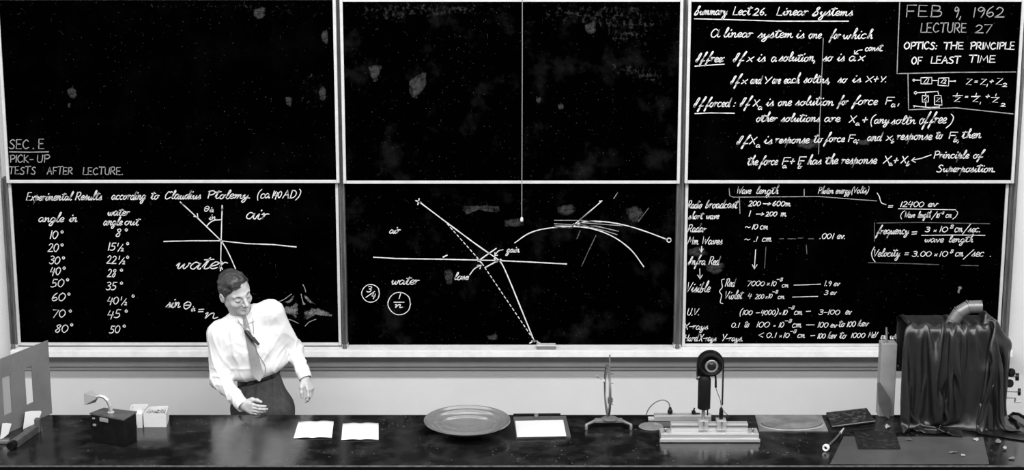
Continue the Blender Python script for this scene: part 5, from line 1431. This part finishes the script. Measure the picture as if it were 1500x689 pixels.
# stovepipe elbow of mitred sections
ye = cyb - .04
duct = mat('sheet_metal_pipe', .17, .35, metal=.35, v2=.13, scale=16)
cl = [(1391, 484), (1397.5, 469), (1405.5, 457.5), (1418.5, 450), (1437, 449.5)]
cl = [P(u, v, ye) for u, v in cl]
for i in range(4):
    a, b = cl[i], cl[i + 1]; e_ = (b - a) / np.linalg.norm(b - a)
    M().tube([a - e_ * .002, b + e_ * .002], [.041 - .0008 * i, .041 - .0008 * i], 28, caps=(i == 0)).build('pipe_section', duct, ap, True)
    if i: M().lathe(a, [(.0405, -.003), (.0435, -.003), (.0435, .003), (.0405, .003)], 28, axis=e_ + (a - cl[i - 1]) / np.linalg.norm(a - cl[i - 1]), closed=True).build('pipe_seam', duct, ap, True)
M().lathe(cl[-1], [(.0, -.012), (.037, -.012), (.037, .0)], 28, axis=(1, 0, 0)).build('pipe_mouth', g_black, ap, True)
# knobs and crank on its right side
yk = cyb - .02
def PK(u, v): return P(u, v, yk)
for (u0, u1, v, r0, tk) in ((1470, 1490, 552.5, .023, .010), (1470, 1493, 574.5, .022, .008)):
    M().tube([PK(u0, v - .8), PK(u1, v)], .0045, 8).build('shaft', g_mid, ap, True)
    M().lathe(PK(u1, v), [(0, -tk), (r0, -tk), (r0, tk), (0, tk)], 20, axis=(1, -.2, 0)).build('knob', g_black, ap, True)
for (u, v, r0) in ((1481.5, 546, .024), (1479, 562, .024)):
    M().tube([PK(1470, v + 2), PK(u, v)], .006, 8).build('shaft', g_mid, ap, True)
    M().lathe(PK(u, v), [(0, -.012), (r0, -.010), (r0 + .002, 0), (r0, .010), (0, .012)], 22, axis=(.6, -1, .2)).build('knob', g_black, ap, True)
M().tube([PK(1470, 582), PK(1488, 582)], .009, 10).build('shaft', g_light, ap, True)
ca_ = M().tube([PK(1487.5, 581), PK(1486.5, 590)], .005, 8).build('crank_arm', g_mid, ap, True)
M().tube([PK(1486.5, 589.5), PK(1495, 588.5)], [.006, .009], 10).build('crank_handle', g_light, ca_, True)

lb = thing('grey_cabinet', 'pale grey upright box standing behind the left side of the cloth covered apparatus', 'box', PZ(1300, 612, TZ))
yg = PZ(1300, 611, TZ)[1]
M().box(P(1290, 540, yg)[0], P(1313, 540, yg)[0], yg, yg + .09, TZ + .0005, P(750, 504, yg)[2], .004).build('case', mat('cabinet_grey', .30, .5, v2=.24, scale=7), lb)
M().tube([P(1299, 504, yg + .03), P(1298.5, 480, yg + .03)], .006, 10).build('rod', g_mid, lb, True)
M().tube([P(1295, 500, yg + .02), P(1300, 506, yg + .01), P(1306, 508, yg + .01)], .006, 8).build('bracket', g_mid, lb, True)
wg = M().prism([P(1286, 562, yg - .05), P(1290, 559, yg - .05), P(1305, 583, yg - .05), P(1303, 612, yg - .05), P(1297, 608, yg - .05), P(1287, 590, yg - .05)], (0, .03, 0))
wo = wg.build('wedge_block', g_dark, None); dz = TZ + .0005 - min((wo.matrix_basis @ v.co).z for v in wo.data.vertices); wo.location.z += dz
tag(wo, 'dark grey wedge shaped block leaning before the pale grey upright box', 'block')

# loose pale scraps round the hem of the cloth
random.seed(5)
spots = [(1300, 626, 8, 6, 'largest pale scrap, lying between the wedge block and the black plate'),
         (1331, 645, 8, 2, 'narrow pale scrap on the grey sheen patch just right of the black plate'),
         (1430, 645, 9, 3, 'grey scrap on the grey sheen patch before the right half of the cloth'),
         (1396, 664, 14, 2.5, 'long pale sliver near the front of the grey sheen patch'),
         (1411, 668, 8, 3, 'crumpled grey bit beside the long pale sliver on the grey sheen patch'),
         (1462, 648, 9, 6, 'pale crumpled scrap right of the grey sheen patch, nearest the cloth'),
         (1472, 658, 6, 4, 'small grey scrap right of the grey sheen patch, behind the front one'),
         (1482, 672, 10, 4, 'pale scrap at the bench front edge in the far right corner')]
random.seed(5); scr_m = [mat('pale_scrap', .32, .6), mat('grey_scrap', .14, .6)]
for k, (u, v, wu, wv, lb_) in enumerate(spots):
    m = M(); c_ = PZ(u, v, TZ + .004)
    vs = [c_ + np.array((0, 0, .006))]
    for t in range(9):
        an = t * math.pi * 2 / 9; q_ = PZ(u + wu * .5 * math.cos(an) * random.uniform(.7, 1.15), v + max(wv, 2) * .5 * math.sin(an) * random.uniform(.7, 1.2), TZ + .0035)
        vs.append(q_ + np.array((0, 0, random.uniform(0, .010))))
    o = obj('paper_scrap', vs, [(0, 1 + t, 1 + (t + 1) % 9) for t in range(9)], scr_m[k % 2]); sd = o.modifiers.new('thickness', 'SOLIDIFY'); sd.thickness = .001
    tag(o, lb_, 'scrap')
cb = M().tube([PZ(u, v, TZ + z) for u, v, z in ((1500, 612, .03), (1492, 607, .03), (1484, 606, .02), (1479, 610, .012), (1482, 614, .012), (1489, 618, .012), (1492, 626, .012))], .010, 10).build('thick_cable', g_black, None, True)
tag(cb, 'thick black cable curling on the bench at its far right end', 'cable')
